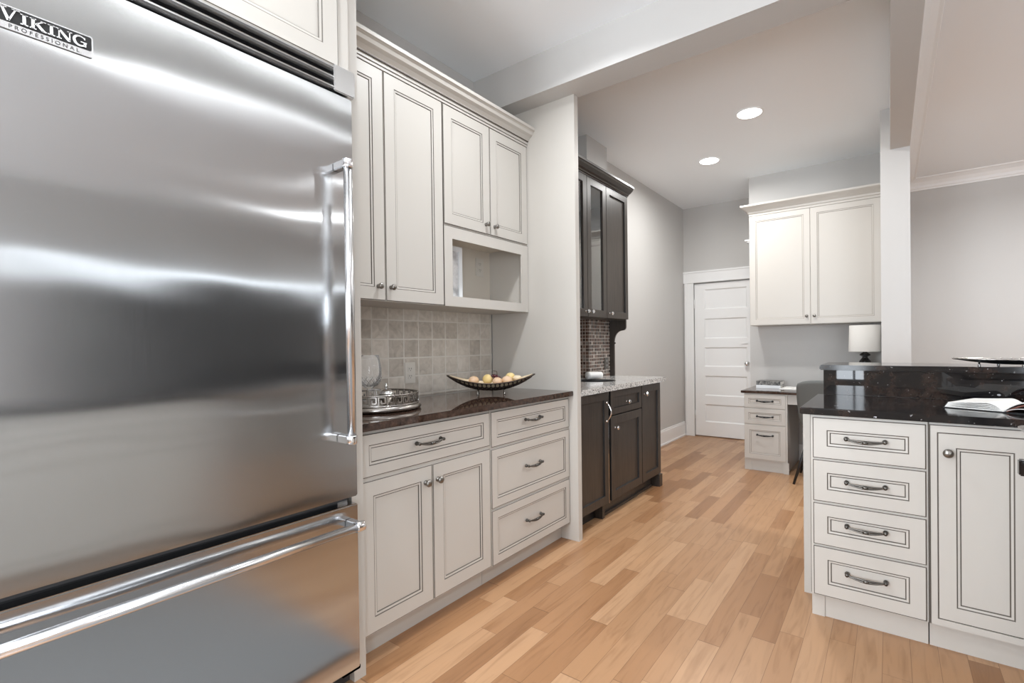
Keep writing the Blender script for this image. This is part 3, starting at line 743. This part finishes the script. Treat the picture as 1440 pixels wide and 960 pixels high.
for (s, q) in ((-.30, .55), (.30, .55), (-.30, -.55), (.30, -.55)):
    p = shell(s, q); bd = B()
    bd.lathe((p.x, p.y, Z0), [(0, 0), (.006, 0), (.007, .004), (.004, .008), (.0035, p.z-Z0), (0, p.z-Z0)], seg=10); obj('foot', bd, M['silver'], t)
def fruit_obj(name, label, cat, s, off, z, r, sz, mat, stem=False):
    p = BC+BU*(s*HL)+BV*off
    if stem:
        t = thing(name, label, cat, (p.x, p.y, z-r)); obj('flesh', B().ball((p.x, p.y, z), r, sz), mat, t)
        obj('stem', B().tube([(p.x, p.y, z+r*sz[2]-.002), (p.x+.002, p.y, z+r*sz[2]+.008)], .0016), M['stem'], t)
    else: t = tag(obj(name, B().ball((p.x, p.y, z), r, sz), mat), label, cat)
    return t
fruit_obj('peach', 'dull pinkish peach at the left of the fruit bowl', 'fruit', -.40, -.005, .994, .028, (1.1, 1.1, .9), M['peach'])
fruit_obj('lemon', 'yellow round fruit left of the dark grapes in the bowl', 'fruit', -.08, .0, 1.000, .029, (1.05, 1.05, 1), M['yellow'])
fruit_obj('apple', 'yellow fruit at the back right of the grapes, highest in the bowl', 'fruit', .44, -.03, 1.006, .029, (1.05, 1.05, 1), M['yellow'])
fruit_obj('apricot', 'peach coloured fruit in front of the yellow one, right of the grapes', 'fruit', .36, .03, .994, .028, (1.15, 1.15, .9), M['peach'])
fruit_obj('pear', 'pale cream fruit at the right end of the bowl', 'fruit', .60, .0, 1.004, .021, (1.3, 1.3, .8), M['cream'])
fruit_obj('plum', 'small pinkish fruit low in the bowl below the grapes', 'fruit', .14, .045, .990, .026, (1.1, 1.1, .9), M['peach'])
pc = BC+BU*(.14*HL); t = thing('grape_bunch', 'small bunch of dark red grapes on top of the fruit bowl', 'fruit', (pc.x, pc.y, .99))
for i in range(13):
    a = i*2.4; rr = .026*math.sqrt((i % 7)/7); obj('grape', B().ball((pc.x+rr*math.cos(a)*1.2, pc.y+rr*math.sin(a)*1.2-.012, 1.004+.026*random.random()), .0095, seg=10), M['grape'], t)
obj('stalk', B().tube([(pc.x, pc.y, 1.02), (pc.x+.005, pc.y-.01, 1.045), (pc.x-.01, pc.y-.025, 1.05)], .0018), M['stem'], t)

# ================================================================ DARK BAR
XDF = -1.575; md = facing_x(XDF)
t = thing('beverage_cooler', 'dark brown panelled appliance door with a curved chrome pull beside the white panel', 'cooler', (-1.85, 2.79, 0))
obj('body', B().box(XF+.01, XDF-.0215, 2.57, 3.006, .10, .876), M['dark'], t)
bd = B(); panel(bd, md, 2.575, 2.988, .107, .870, .055, dark=True); d = obj('door', bd, DRKM(), t)
bd = B(); ym = 2.957
pts = [(XDF+.004+.034*math.sin(PI*i/16)**.8, ym, .672+.126*i/16) for i in range(17)]
bd.tube(pts, .0045, 10, rs=[.0042+.0012*math.sin(PI*i/16) for i in range(17)])
for z in (.672, .798): bd.lathe((XDF, ym, z), [(0, 0), (.010, 0), (.010, .005), (.007, .012), (0, .013)], axis=(1, 0, 0), seg=14)
obj('pull_handle', bd, M['chrome'], d)
obj('edge_strip', B().box(XDF-.02, XDF-.001, 2.990, 2.996, .10, .872), M['chrome'], t)
obj('toe_grille', B().box(-1.70, -1.66, 2.57, 2.94, .0, .095), M['black'], t)
obj('foot', B().box(-1.665, -1.60, 2.935, 2.965, 0, .0995), M['dark'], t)
obj('toe_kick', B().box(-1.70, -1.635, 2.965, 3.006, 0, .0995).box(-1.635, -1.62, 2.97, 3.006, 0, .018), M['dark'], t)
t = thing('bar_base_cabinet', 'dark espresso base cabinet with one drawer over a door, knobs of bright chrome', 'cabinet', (-1.85, 3.28, 0))
obj('body', B().box(-2.03, XDF-.0215, 3.008, 3.022, .10, .876).box(-2.03, XDF-.0215, 3.533, 3.5475, .10, .876).box(-2.03, XDF-.0215, 3.022, 3.533, .10, .12).box(-2.03, -2.022, 3.022, 3.533, .12, .876).box(XDF-.035, XDF-.0215, 3.022, 3.533, .12, .70), M['dark'], t)
obj('toe_kick', B().box(-1.75, -1.635, 3.008, 3.5475, 0, .0995).box(-1.635, -1.62, 3.008, 3.5475, 0, .018), M['dark'], t)
bd = B(); panel(bd, md, 3.028, 3.543, .700, .868, .045, dark=True); d = obj('drawer', bd, DRKM(), t); crystal_knob(d, md, 3.272, .775)
bd = B(); panel(bd, md, 3.028, 3.543, .107, .692, .058, dark=True); d = obj('door', bd, DRKM(), t); crystal_knob(d, md, 3.085, .610)
t = thing('narrow_bar_cabinet', 'narrow dark espresso base cabinet with one full height door, farthest along the bar', 'cabinet', (-1.85, 3.735, 0))
obj('body', B().box(-2.03, XDF-.0215, 3.549, 3.925, .10, .876).box(XF+.012, -2.03, 3.89, 3.925, .0, .876), M['dark'], t)
obj('toe_kick', B().box(-1.75, -1.64, 3.549, 3.86, 0, .10).box(-1.64, -1.625, 3.549, 3.84, 0, .018), M['dark'], t)
obj('foot', B().box(-1.645, -1.566, 3.868, 3.928, 0, .10), M['dark'], t)
bd = B(); panel(bd, md, 3.552, 3.922, .107, .868, .058, dark=True); d = obj('door', bd, DRKM(), t); crystal_knob(d, md, 3.592, .800)
# light granite bar top with a round sink cut-out
SX, SY, SR = -1.865, 3.33, .160
def top_with_hole(x0, x1, y0, y1, z0, z1, cx, cy, r, n=48):
    bd = B(); rings = []
    for z in (z0, z1):
        inn = [bd.v((cx+r*math.cos(2*PI*k/n), cy+r*math.sin(2*PI*k/n), z)) for k in range(n)]; out = []
        for k in range(n):
            dx, dy = math.cos(2*PI*k/n), math.sin(2*PI*k/n)
            tx = ((x1-cx) if dx > 0 else (x0-cx))/dx if abs(dx) > 1e-9 else 1e9
            ty = ((y1-cy) if dy > 0 else (y0-cy))/dy if abs(dy) > 1e-9 else 1e9
            q = min(tx, ty); out.append(bd.v((cx+dx*q, cy+dy*q, z)))
        rings.append((inn, out))
    corners = {}
    for (inn, out) in rings:
        for k in range(n): bd.face([inn[k], inn[(k+1) % n], out[(k+1) % n], out[k]])
    for w in (0, 1):
        a, b = rings[0][w], rings[1][w]
        for k in range(n): bd.face([a[k], a[(k+1) % n], b[(k+1) % n], b[k]])
    # square off the four corners
    for (x, y) in ((x0, y0), (x1, y0), (x1, y1), (x0, y1)):
        a = math.atan2(y-cy, x-cx) % (2*PI); k = int(a/(2*PI/n)); k2 = (k+1) % n
        lo = [rings[0][1][k], rings[0][1][k2]]; hi = [rings[1][1][k], rings[1][1][k2]]
        cl, ch = bd.v((x, y, z0)), bd.v((x, y, z1))
        bd.face([lo[0], lo[1], cl]); bd.face([hi[0], hi[1], ch]); bd.face([lo[0], cl, ch, hi[0]]); bd.face([cl, lo[1], hi[1], ch])
    return bd
bt = tag(obj('bar_worktop', top_with_hole(XF+.009, -1.54, YP1+.001, 3.964, .877, .914, SX, SY, SR), M['granite_white']),
         'pale grey speckled granite worktop on the dark bar cabinets', 'worktop')
t = tag(obj('bar_sink', B().lathe((SX, SY, .905), [(SR-.001, .0085), (SR-.004, .0085), (SR-.006, -.05), (SR-.02, -.115), (SR-.05, -.130), (.025, -.133), (.02, -.137), (0, -.137)], seg=40), plain('dark_sink', (.06, .06, .06), .3)),
        'round dark bar sink set into the pale speckled granite', 'sink')
bd = B(); tx, ty = -1.975, 3.455; dv = Vector((.35, .93, 0)).normalized(); pr = []
for i in range(9):
    a = i/8
    pr.append((.030-.004*a, .145*a))
bd.lathe((tx, ty-.06, .914+.031), [(0, 0)]+pr+[(0, .145)], axis=dv, seg=18)
tag(obj('rolled_towel', bd, M['towel']), 'rolled white hand towel lying behind the bar sink', 'towel')
outlet('black framed white outlet on the dark mosaic tiles of the bar', -2.027, 3.815, 1.030, .075, .10, mats=(M['plastic_dark'], M['bluewhite']))
# dark wall cabinet
XDU = -1.85; mdu = facing_x(XDU)
t = thing('bar_wall_cabinet', 'tall dark espresso wall cabinet with glazed doors above the bar', 'cabinet', (-1.95, 3.24, 1.405))
bd = B(); bd.box(-2.033, -1.872, 2.57, 2.588, 1.405, 2.475).box(-2.033, -1.872, 3.505, 3.905, 1.405, 2.475).box(-2.033, -1.872, 2.588, 3.505, 1.405, 1.425).box(-2.033, -1.872, 2.588, 3.505, 2.455, 2.475)
bd.box(-2.033, -2.026, 2.588, 3.505, 1.425, 2.455).box(-2.02, -1.885, 2.588, 3.505, 1.78, 1.795).box(-2.02, -1.885, 2.588, 3.505, 2.12, 2.135)
obj('carcass', bd, M['dark'], t)
def glazed(a0, a1, b0, b1, fw, ky):
    bd = B(); d = .02
    for (y0, y1, z0, z1) in ((a0, a0+fw, b0, b1), (a1-fw, a1, b0, b1), (a0+fw, a1-fw, b0, b0+fw), (a0+fw, a1-fw, b1-fw, b1)): bd.box(XDU-d, XDU, y0, y1, z0, z1)
    o = obj('door', bd, M['dark'], t)
    obj('glass_pane', B().box(XDU-.014, XDU-.011, a0+fw, a1-fw, b0+fw, b1-fw), M['pane'], o)
    crystal_knob(o, mdu, ky, 1.446)
glazed(2.896, 3.202, 1.409, 2.470, .055, 3.170); glazed(3.208, 3.508, 1.409, 2.470, .055, 3.240); glazed(2.585, 2.891, 1.409, 2.470, .055, 2.62)
bd = B(); panel(bd, mdu, 3.514, 3.903, 1.409, 2.470, .055, dark=True); d = obj('door', bd, DRKM(), t); crystal_knob(d, mdu, 3.552, 1.446)
DCR = [(-.02, 2.471), (.004, 2.471), (.004, 2.478), (.014, 2.482), (.016, 2.490), (.032, 2.497), (.054, 2.516), (.060, 2.528), (.066, 2.530), (.066, 2.546), (-.02, 2.546)]
bd = B(); bd.prism(DCR, lambda a, b: (XDU+a, 2.57, b), lambda a, b: (XDU+a, 3.905, b))
obj('crown', bd, M['dark'], t)
# curved bracket panel carrying the wall cabinet
cv = [(-2.035, .9145), (-1.985, .9145), (-1.985, 1.215)]
for i in range(1, 9): a = PI/2*i/8; cv.append((-1.905-.08*math.cos(a), 1.215+.10*math.sin(a)))
for i in range(1, 6): a = PI/2*i/5; cv.append((-1.905+.035*math.sin(a), 1.345-.03*math.cos(a)))
cv += [(-1.870, 1.404), (-2.035, 1.404)]
bd = B(); bd.prism(cv, lambda a, b: (a, 3.886, b), lambda a, b: (a, 3.905, b))
bd.ball((-1.98, 3.896, 1.205), .008, seg=8)
obj('bracket_panel', bd, M['dark'], t)

# ================================================================ CEILING LIGHTS
def can(x, y, label):
    t = thing('recessed_light', label, 'ceiling light', (x, y, CEIL-.02), 'recessed ceiling lights')
    obj('trim_ring', B().lathe((x, y, CEIL), [(.098, -.001), (.096, -.006), (.089, -.008), (.086, -.004), (.086, -.001), (.098, -.001)], axis=(0, 0, 1), seg=32), M['white'], t)
    obj('lens', B().lathe((x, y, CEIL), [(0, -.006), (.086, -.006), (.086, -.003), (0, -.003)], seg=32), M['lens'], t)
    l = area('recessed_lamp', (0, 0, 0), (0, 0, 0), .16, .16, 17, WARM, 'DISK', 3.0); l.parent = t; l.location = (0, 0, .004)
can(-.855, 3.955, 'nearer lit recessed round ceiling light, upper right of the pair')
can(-1.392, 4.75, 'farther lit recessed round ceiling light, lower left of the pair')

# ================================================================ DESK NOOK
mk = facing_ny(4.845)
t = thing('desk', 'built-in off-white desk with three drawers and a dark granite top below the far wall cabinet', 'desk', (-.6, 5.17, 0))
obj('desk_top', B().box(-1.146, -.052, 4.835, YDESK-.002, .722, .7445, bev=.003), M['granite_brown'], t)
obj('drawer_pedestal', B().box(-1.119, -.752, 4.8535, YDESK-.004, .1005, .7215).box(-1.115, -.756, 4.88, YDESK-.004, 0, .1005), M['cab'], t)
obj('plinth', B().box(-1.121, -1.06, 4.866, 4.880, 0, .1).box(-.785, -.742, 4.852, 4.880, 0, .1).box(-1.06, -.785, 4.871, 4.880, 0, .1), M['cab'], t)
for (b0, b1) in ((.588, .712), (.436, .578), (.112, .426)):
    bd = B(); panel(bd, mk, -1.117, -.765, b0, b1, .036 if b1-b0 < .2 else .045, edge=False); d = obj('drawer', bd, [M['cab'], plain('soft_glaze', (.28, .25, .22), .6) if b0 > .58 else bpy.data.materials['soft_glaze']], t)
    bow_pull(d, mk, -.938, (b0+b1)/2 + (.07 if b1-b0 > .2 else .004), .066, M['black'], drop=.004)
obj('apron_rail', B().box(-.752, -.052, 4.868, 4.886, .632, .7215), M['cab'], t)
# wall cabinet over the desk
mdk = facing_ny(5.18)
t = thing('desk_wall_cabinet', 'off-white two-door wall cabinet hanging above the desk beside the white door', 'cabinet', (-.6, 5.35, 1.362))
obj('body', B().box(-1.131, -.052, 5.1885, YDESK-.002, 1.362, 2.475), M['cab'], t)
for (a0, a1, kx) in ((-1.130, -.600, -.630), (-.595, -.055, -.566)):
    bd = B(); panel(bd, mdk, a0, a1, 1.365, 2.447, .052, edge=False); d = obj('door', bd, [M['cab'], bpy.data.materials['soft_glaze']], t); knob(d, mdk, kx, 1.438, .014)
bd = B(); DP = [(-.02, 2.449), (.003, 2.449), (.003, 2.468), (.010, 2.474), (.012, 2.490), (.036, 2.512), (.058, 2.526), (.070, 2.536), (.072, 2.552), (-.02, 2.552)]
def ring_pts(off, z): return [(-1.131-off, 5.18-off, z), (-.052, 5.18-off, z)]
vs = []
for (off, z) in DP:
    vs.append([bd.v((-1.131-off, YDESK-.004, z)), bd.v((-1.131-off, 5.18-off, z)), bd.v((-.052, 5.18-off, z))])
for a, b in zip(vs, vs[1:]+vs[:1]):
    for k in range(2): bd.face([a[k], a[k+1], b[k+1], b[k]])
bd.face([r[0] for r in vs]); bd.face([r[2] for r in vs][::-1])
obj('crown', bd, M['cab'], t)
# lamp on a white box
t = tag(obj('storage_box', B().box(-.303, -.056, 5.08, 5.34, .7455, 1.000, bev=.004), M['white']), 'white box on the desk under the table lamp, showing only above the bar top', 'box')
LX, LY = -.178, 5.20
t = thing('table_lamp', 'table lamp with white drum shade and black base at the desk\'s right', 'lamp', (LX, LY, 1.0005))
obj('base', B().lathe((LX, LY, 1.0005), [(0, 0), (.044, 0), (.046, .006), (.042, .020), (.028, .040), (.020, .052), (.022, .058), (.040, .068), (.042, .074), (.034, .084), (.018, .094), (.015, .104), (.008, .108), (.008, .15), (0, .15)], seg=28), M['blackgloss'], t)
obj('lamp_shade', B().lathe((LX, LY, 0), [(.124, 1.103), (.118, 1.336), (.1165, 1.336), (.1225, 1.103), (.124, 1.103)], seg=48), M['shade'], t)
obj('spider', B().tube([(LX-.118, LY, 1.30), (LX+.118, LY, 1.30)], .0015).tube([(LX, LY-.118, 1.30), (LX, LY+.118, 1.30)], .0015).tube([(LX, LY, 1.15), (LX, LY, 1.30)], .002), M['black'], t)
# books and papers on the desk
def book(name, label, x0, x1, y0, y1, z0, z1, cm, rot=0):
    t = thing(name, label, 'book', ((x0+x1)/2, (y0+y1)/2, z0))
    obj('cover', B().box(x0, x1, y0, y1, z0, z0+.003).box(x0, x1, y0, y1, z1-.003, z1).box(x0, x1, y0, y0+.004, z0+.003, z1-.003), cm, t)
    obj('pages', B().box(x0+.002, x1-.004, y0+.004, y1-.004, z0+.003, z1-.003), M['paper'], t)
    t.rotation_euler = (0, 0, rot); return t
book('white_book', 'thick white book at the bottom of the pair on the desk', -1.085, -.865, 5.19, 5.36, .745, .772, M['bluewhite'], .03)
book('patterned_book', 'black and white patterned book on top of the white book on the desk', -1.080, -.86, 5.20, 5.37, .7725, .812, M['cover'], -.05)
tag(obj('desk_papers', B().box(-.862, -.66, 5.12, 5.40, .745, .7495).box(-.845, -.645, 5.135, 5.41, .7495, .752), M['paper']), 'flat white papers on the desk behind the grey chair', 'paper')
# chair
t = thing('upholstered_chair', 'grey upholstered chair with slim black legs drawn up to the desk', 'chair', (-.39, 4.75, 0))
bd = B()
def curve_back(i, jn, n, mrows):
    pass
# shell back: rounded outline, gently curved in plan, towards the camera side
rows = 14; colsn = 16; grid = []
for j in range(rows+1):
    v = j/rows; z = .455+v*.425
    hw = .213+.024*math.sin(min(1, v*1.25)*PI/2)
    if v > .86: hw -= .05*((v-.86)/.14)**2.2
    if v < .18: hw -= .055*((.18-v)/.18)**1.6
    rw = []
    for i in range(colsn+1):
        u = -1+2*i/colsn; x = -.398+u*hw; y = 4.545-.055*v+.05*abs(u)**2.2*(1-.25*v)
        rw.append((x, y, z-(.012*abs(u)**3 if v > .95 else 0)))
    grid.append(rw)
th = .045
A = [[bd.v(p) for p in r] for r in grid]; Bk = [[bd.v((p[0]*1.0+(.392+p[0])*-.06, p[1]+th, p[2])) for p in r] for r in grid]
for j in range(rows):
    for i in range(colsn):
        bd.face([A[j][i], A[j][i+1], A[j+1][i+1], A[j+1][i]], smooth=True); bd.face([Bk[j][i+1], Bk[j][i], Bk[j+1][i], Bk[j+1][i+1]], smooth=True)
for j in range(rows):
    bd.face([A[j+1][0], Bk[j+1][0], Bk[j][0], A[j][0]], smooth=True); bd.face([A[j][-1], Bk[j][-1], Bk[j+1][-1], A[j+1][-1]], smooth=True)
for i in range(colsn):
    bd.face([A[0][i+1], A[0][i], Bk[0][i], Bk[0][i+1]], smooth=True); bd.face([A[-1][i], A[-1][i+1], Bk[-1][i+1], Bk[-1][i]], smooth=True)
obj('backrest', bd, M['chairfab'], t)
bd = B(); bd.box(-.600, -.184, 4.56, 5.02, .405, .475, bev=.03); obj('seat', bd, M['chairfab'], t)
for (x0, y0, x1, y1) in ((-.55, 4.61, -.662, 4.556), (-.55, 4.96, -.668, 4.985), (-.234, 4.61, -.122, 4.556), (-.234, 4.96, -.115, 4.985)):
    bd = B(); bd.tube([(x0, y0, .41), (x1, y1, 0)], .012, 12, rs=[.015, .010]); obj('leg', bd, M['black'], t)

# ================================================================ ISLAND
YI = 2.39; mi = facing_ny(YI)
t = thing('island_drawer_cabinet', 'off-white island cabinet of four drawers with dark glaze lines and pewter pulls', 'cabinet', (-.08, 2.7, 0))
obj('body', B().box(-.281, .118, YI+.0085, 3.0, .103, .884), M['cab'], t)
obj('toe_kick', B().box(-.235, .118, 2.433, 2.90, 0, .103).box(-.283, -.235, 2.426, 2.5, 0, .103), M['cab'], t)
for (b0, b1, hz) in ((.697, .871, .789), (.512, .689, .607), (.325, .503, .425), (.107, .317, .225)):
    bd = B(); panel(bd, mi, -.272, .112, b0, b1, .052, gl=.0038); d = obj('drawer', bd, CABM(), t); bow_pull(d, mi, -.083, hz, .066)
obj('glaze_line', B().box(-.284, -.281, YI+.018, YI+.06, .103, .884), M['glaze'], t)
obj('glaze_line', B().box(.1185, .1215, YI+.004, YI+.03, .103, .884), M['glaze'], t)
t = thing('island_door_cabinet', 'off-white island cabinet with one inset panelled door and round knob at lower right', 'cabinet', (.28, 2.7, 0))
bd = B(); bd.box(.122, .46, YI+.0085, 3.0, .103, .884)
obj('body', bd, M['cab'], t)
obj('toe_kick', B().box(.122, .46, 2.433, 2.90, 0, .103), M['cab'], t)
bd = B(); bd.box(.124, .145, YI, YI+.0085, .105, .872).box(.417, .458, YI, YI+.0085, .105, .872).box(.145, .417, YI, YI+.0085, .845, .872).box(.145, .417, YI, YI+.0085, .105, .129)
obj('face_frame', bd, M['cab'], t)
bd = B(); panel(bd, facing_ny(YI+.001), .1465, .4155, .1305, .8435, .054, t=.007, gl=.0038); d = obj('door', bd, CABM(), t); knob(d, mi, .177, .770, .017)
obj('glaze_line', B().box(.1225, .1255, YI-.001, YI+.02, .105, .8725).box(.1255, .458, YI-.001, YI+.02, .870, .8725), M['glaze'], t)
tag(obj('island_end_panel', B().box(-.338, -.288, 2.615, 3.0095, 0, .884).box(-.286, -.2865, 3.04, 3.05, 0, .1), M['cab']), 'off-white end panel at the left end of the island under the granite', 'panel')
tag(obj('bar_back_wall', B().box(-.286, 1.7, 3.032, 3.14, 0, 1.043), M['wall']), 'low grey wall carrying the raised bar top behind the island', 'wall')
tag(obj('island_worktop', B().box(-.318, .46, 2.3625, 3.009, .8845, .914, bev=.003).box(.4605, 1.7, 2.3625, 3.009, .8845, .914, bev=.003), M['granite_black']), 'lower blackish granite worktop of the island with the open book', 'worktop')
tag(obj('island_upstand', B().box(-.289, 1.7, 3.010, 3.031, .9145, 1.043), M['granite_splash']), 'upright polished black granite strip between the two island tops', 'upstand')
tag(obj('raised_bar_top', B().box(-.306, 1.7, 2.985, 3.42, 1.0445, 1.071, bev=.005), M['granite_black']), 'raised black granite bar top carrying the silver platter', 'worktop')

# open book on the island
SPb = Vector((.352, 2.556, .9148)); e = Vector((.163, -.075, 0)).normalized(); up_ = Vector((.075, .163, 0)).normalized()
t = thing('open_book', 'open book with white pages lying on the island worktop at the right edge', 'book', tuple(SPb))
f2 = lambda o: (lambda a, b: tuple(SPb+e*a+up_*o+Vector((0, 0, b))))
def env(u): return .036*math.sin(min(1, u*3.2)*PI/2)*(1-.45*u)
for k in range(5):
    lo = []; hi = []; n = 18
    for i in range(n+1):
        u = i/n; a = -u*(.183-.002*k); g = .0030*math.sin(PI*min(1, u*1.05))**.7
        lo.append((a, .003+env(u)*k/5+(g if k else 0)*.6)); hi.append((a, max(.003+env(u)*(k+1)/5-g*.5, .0035+env(u)*k/5+g*.6+.0012)))
    bd = B(); bd.prism(lo+hi[::-1], f2(.002+.0015*k), f2(.26)); obj('page_section', bd, M['page'], t)
def sheet(name, pts, mat, th_, o):
    bd = B(); bd.prism(pts+[(p[0], p[1]-th_) for p in pts[::-1]], f2(o), f2(.258)); obj(name, bd, mat, t)
us = [i/14 for i in range(15)]
sheet('turning_page', [(u*.19, .005+.044*math.sin(min(1, u*2.6)*PI/2)*(1-.25*u)) for u in us], M['page'], .004, -.003)
sheet('printed_page', [(.012+u*.178, .0075+.036*math.sin(min(1, u*2.4)*PI/2)*(1-.45*u)) for u in us], M['redpage'], .0055, 0)
sheet('lower_page', [(.004+u*.186, .006+.018*math.sin(min(1, u*2.8)*PI/2)*(1-.75*u)) for u in us], M['page'], .0022, -.001)
f = f2
obj('cover', B().prism([(-.188, 0), (.19, 0), (.19, .002), (-.188, .002)], f(-.003), f(.263)), M['black'], t)

# silver boat platter on the bar
PC = Vector((.50, 3.17, 0)); PU = Vector((.985, .05, 0)).normalized(); PV = Vector((-PU.y, PU.x, 0)); PL, PW = .245, .10
def plat(s, q, d=0):
    wd = PW*math.sqrt(max(0, 1-s*s)); z = 1.079+.026*abs(s)**2+.022*q*q*(1-s*s)
    p = PC+PU*(s*PL)+PV*(q*wd); return (p.x, p.y, z-d)
t = thing('boat_platter', 'shallow boat-shaped platter with a silver rim and black underside on the raised bar', 'platter', (PC.x, PC.y, 1.0715))
bd = B(); ns, nq = 28, 10
for d, mi_ in ((0, 0), (.003, 1)):
    g = [[bd.v(plat(-.995+1.99*i/ns, -1+2*k/nq, d)) for k in range(nq+1)] for i in range(ns+1)]
    for i in range(ns):
        for k in range(nq): bd.face([g[i][k], g[i+1][k], g[i+1][k+1], g[i][k+1]], mi_, True)
obj('dish', bd, [M['silver'], M['black']], t, recalc=False)
bd = B(); bd.loop([plat(.995*math.cos(2*PI*i/60), (1 if math.sin(2*PI*i/60) > 0 else -1) if abs(math.sin(2*PI*i/60)) > 1e-6 else 0) for i in range(60)], .0040, 8)
for i in range(40):
    a = 2*PI*i/40+.05; p = plat(.995*math.cos(a), 1 if math.sin(a) > 0 else -1); bd.ball((p[0], p[1], p[2]+.001), .0050, seg=8)
obj('rim', bd, M['silver'], t)
for (s, q) in ((-.62, -.4), (-.02, -.75), (-.28, .5), (.6, -.4), (.5, .5)):
    p = plat(s, q, .004); obj('foot', B().lathe((p[0], p[1], 1.0715), [(0, 0), (.006, 0), (.007, .003), (.004, .007), (.0035, p[2]-1.0715), (0, p[2]-1.0715)], seg=10), M['chrome'], t)

# range on the return counter at the right edge of the picture
RX = .43
t = thing('range_cooker', 'stainless range whose bullnose and handle end just show at the right edge', 'range', (.75, 1.75, 0))
obj('body', B().box(RX, 1.08, 1.30, 2.21, .10, .905), M['steel2'], t, uv=True)
obj('bullnose', B().prism([(0, .862), (-.07, .892), (-.088, .902), (-.09, .910), (-.08, .914), (0, .914)], lambda a, b: (RX+a, 1.30, b), lambda a, b: (RX+a, 2.21, b)), M['steel2'], t, uv=True)
bd = B(); bd.tube([(RX-.062, 1.36, .78), (RX-.062, 2.19, .78)], .014, 18); obj('handle', bd, M['chrome'], t)
for y in (1.38, 2.188): obj('handle_bracket', B().box(RX-.092, RX, y-.016, y+.016, .754, .806, bev=.004), M['blackgloss'], t)
obj('toe_kick', B().box(RX+.08, 1.08, 1.32, 2.19, 0, .10), M['black'], t)

# unseen base cabinets added beside the range to control the refrigerator reflection
t = thing('added_side_cabinet', 'off-white base cabinet with black granite top added unseen next to the range', 'cabinet', (.76, .3, 0))
mr_ = lambda a, b, d: (RX+.02-d, a, b)
obj('body', B().box(RX+.0285, 1.08, -.70, 1.295, .10, .884).box(RX+.10, 1.08, -.70, 1.295, 0, .10), M['cab'], t)
for k in range(4):
    a = -.69+k*.495
    bd = B(); panel(bd, mr_, a, a+.488, .112, .690, .058); obj('door', bd, CABM(), t)
    bd = B(); panel(bd, mr_, a, a+.488, .706, .868, .042); obj('drawer', bd, CABM(), t)
obj('granite_top', B().box(RX-.01, 1.10, -.71, 1.296, .8845, .914, bev=.003), M['granite_black'], t)

tag(obj('added_reflection_mat', B().box(-1.28, .30, -1.0, 1.12, .0005, .011, bev=.004), plain('grey_mat_weave', (.20, .20, .20), .9, bump=.4, bscale=400)), 'grey mat added out of view to grey the floor reflection in the freezer drawer', 'mat')  # unseen mat added so the freezer drawer mirrors grey, not floor boards

for (x, z0, z1) in ((-.03, 2.86, CEIL), (.07, 2.616, 2.63)):  # housing boxes of the added strip lights
    struct('added_strip_housing' if z1 == CEIL else 'added_strip_housing_low', B().box(x-.03, x+.03, .13, 2.17, z0, z1), M['white'])
t = thing('added_sideboard', 'tall dark wood cabinet added out of view to darken the refrigerator reflection', 'added_sideboard', (4.0, 2.9, 0))  # unseen piece added to darken what the refrigerator door mirrors
obj('body', B().box(3.80, 4.24, 1.0, 4.8, .08, 1.98).box(3.85, 4.24, 1.05, 4.75, 0, .08), M['dark'], t)
for k in range(4):
    a = 1.01+k*.9475
    bd = B(); panel(bd, lambda a, b, d: (3.79-d, a, b), a, a+.937, .10, 1.96, .08, t=.01, dark=True); obj('door', bd, DRKM(), t)
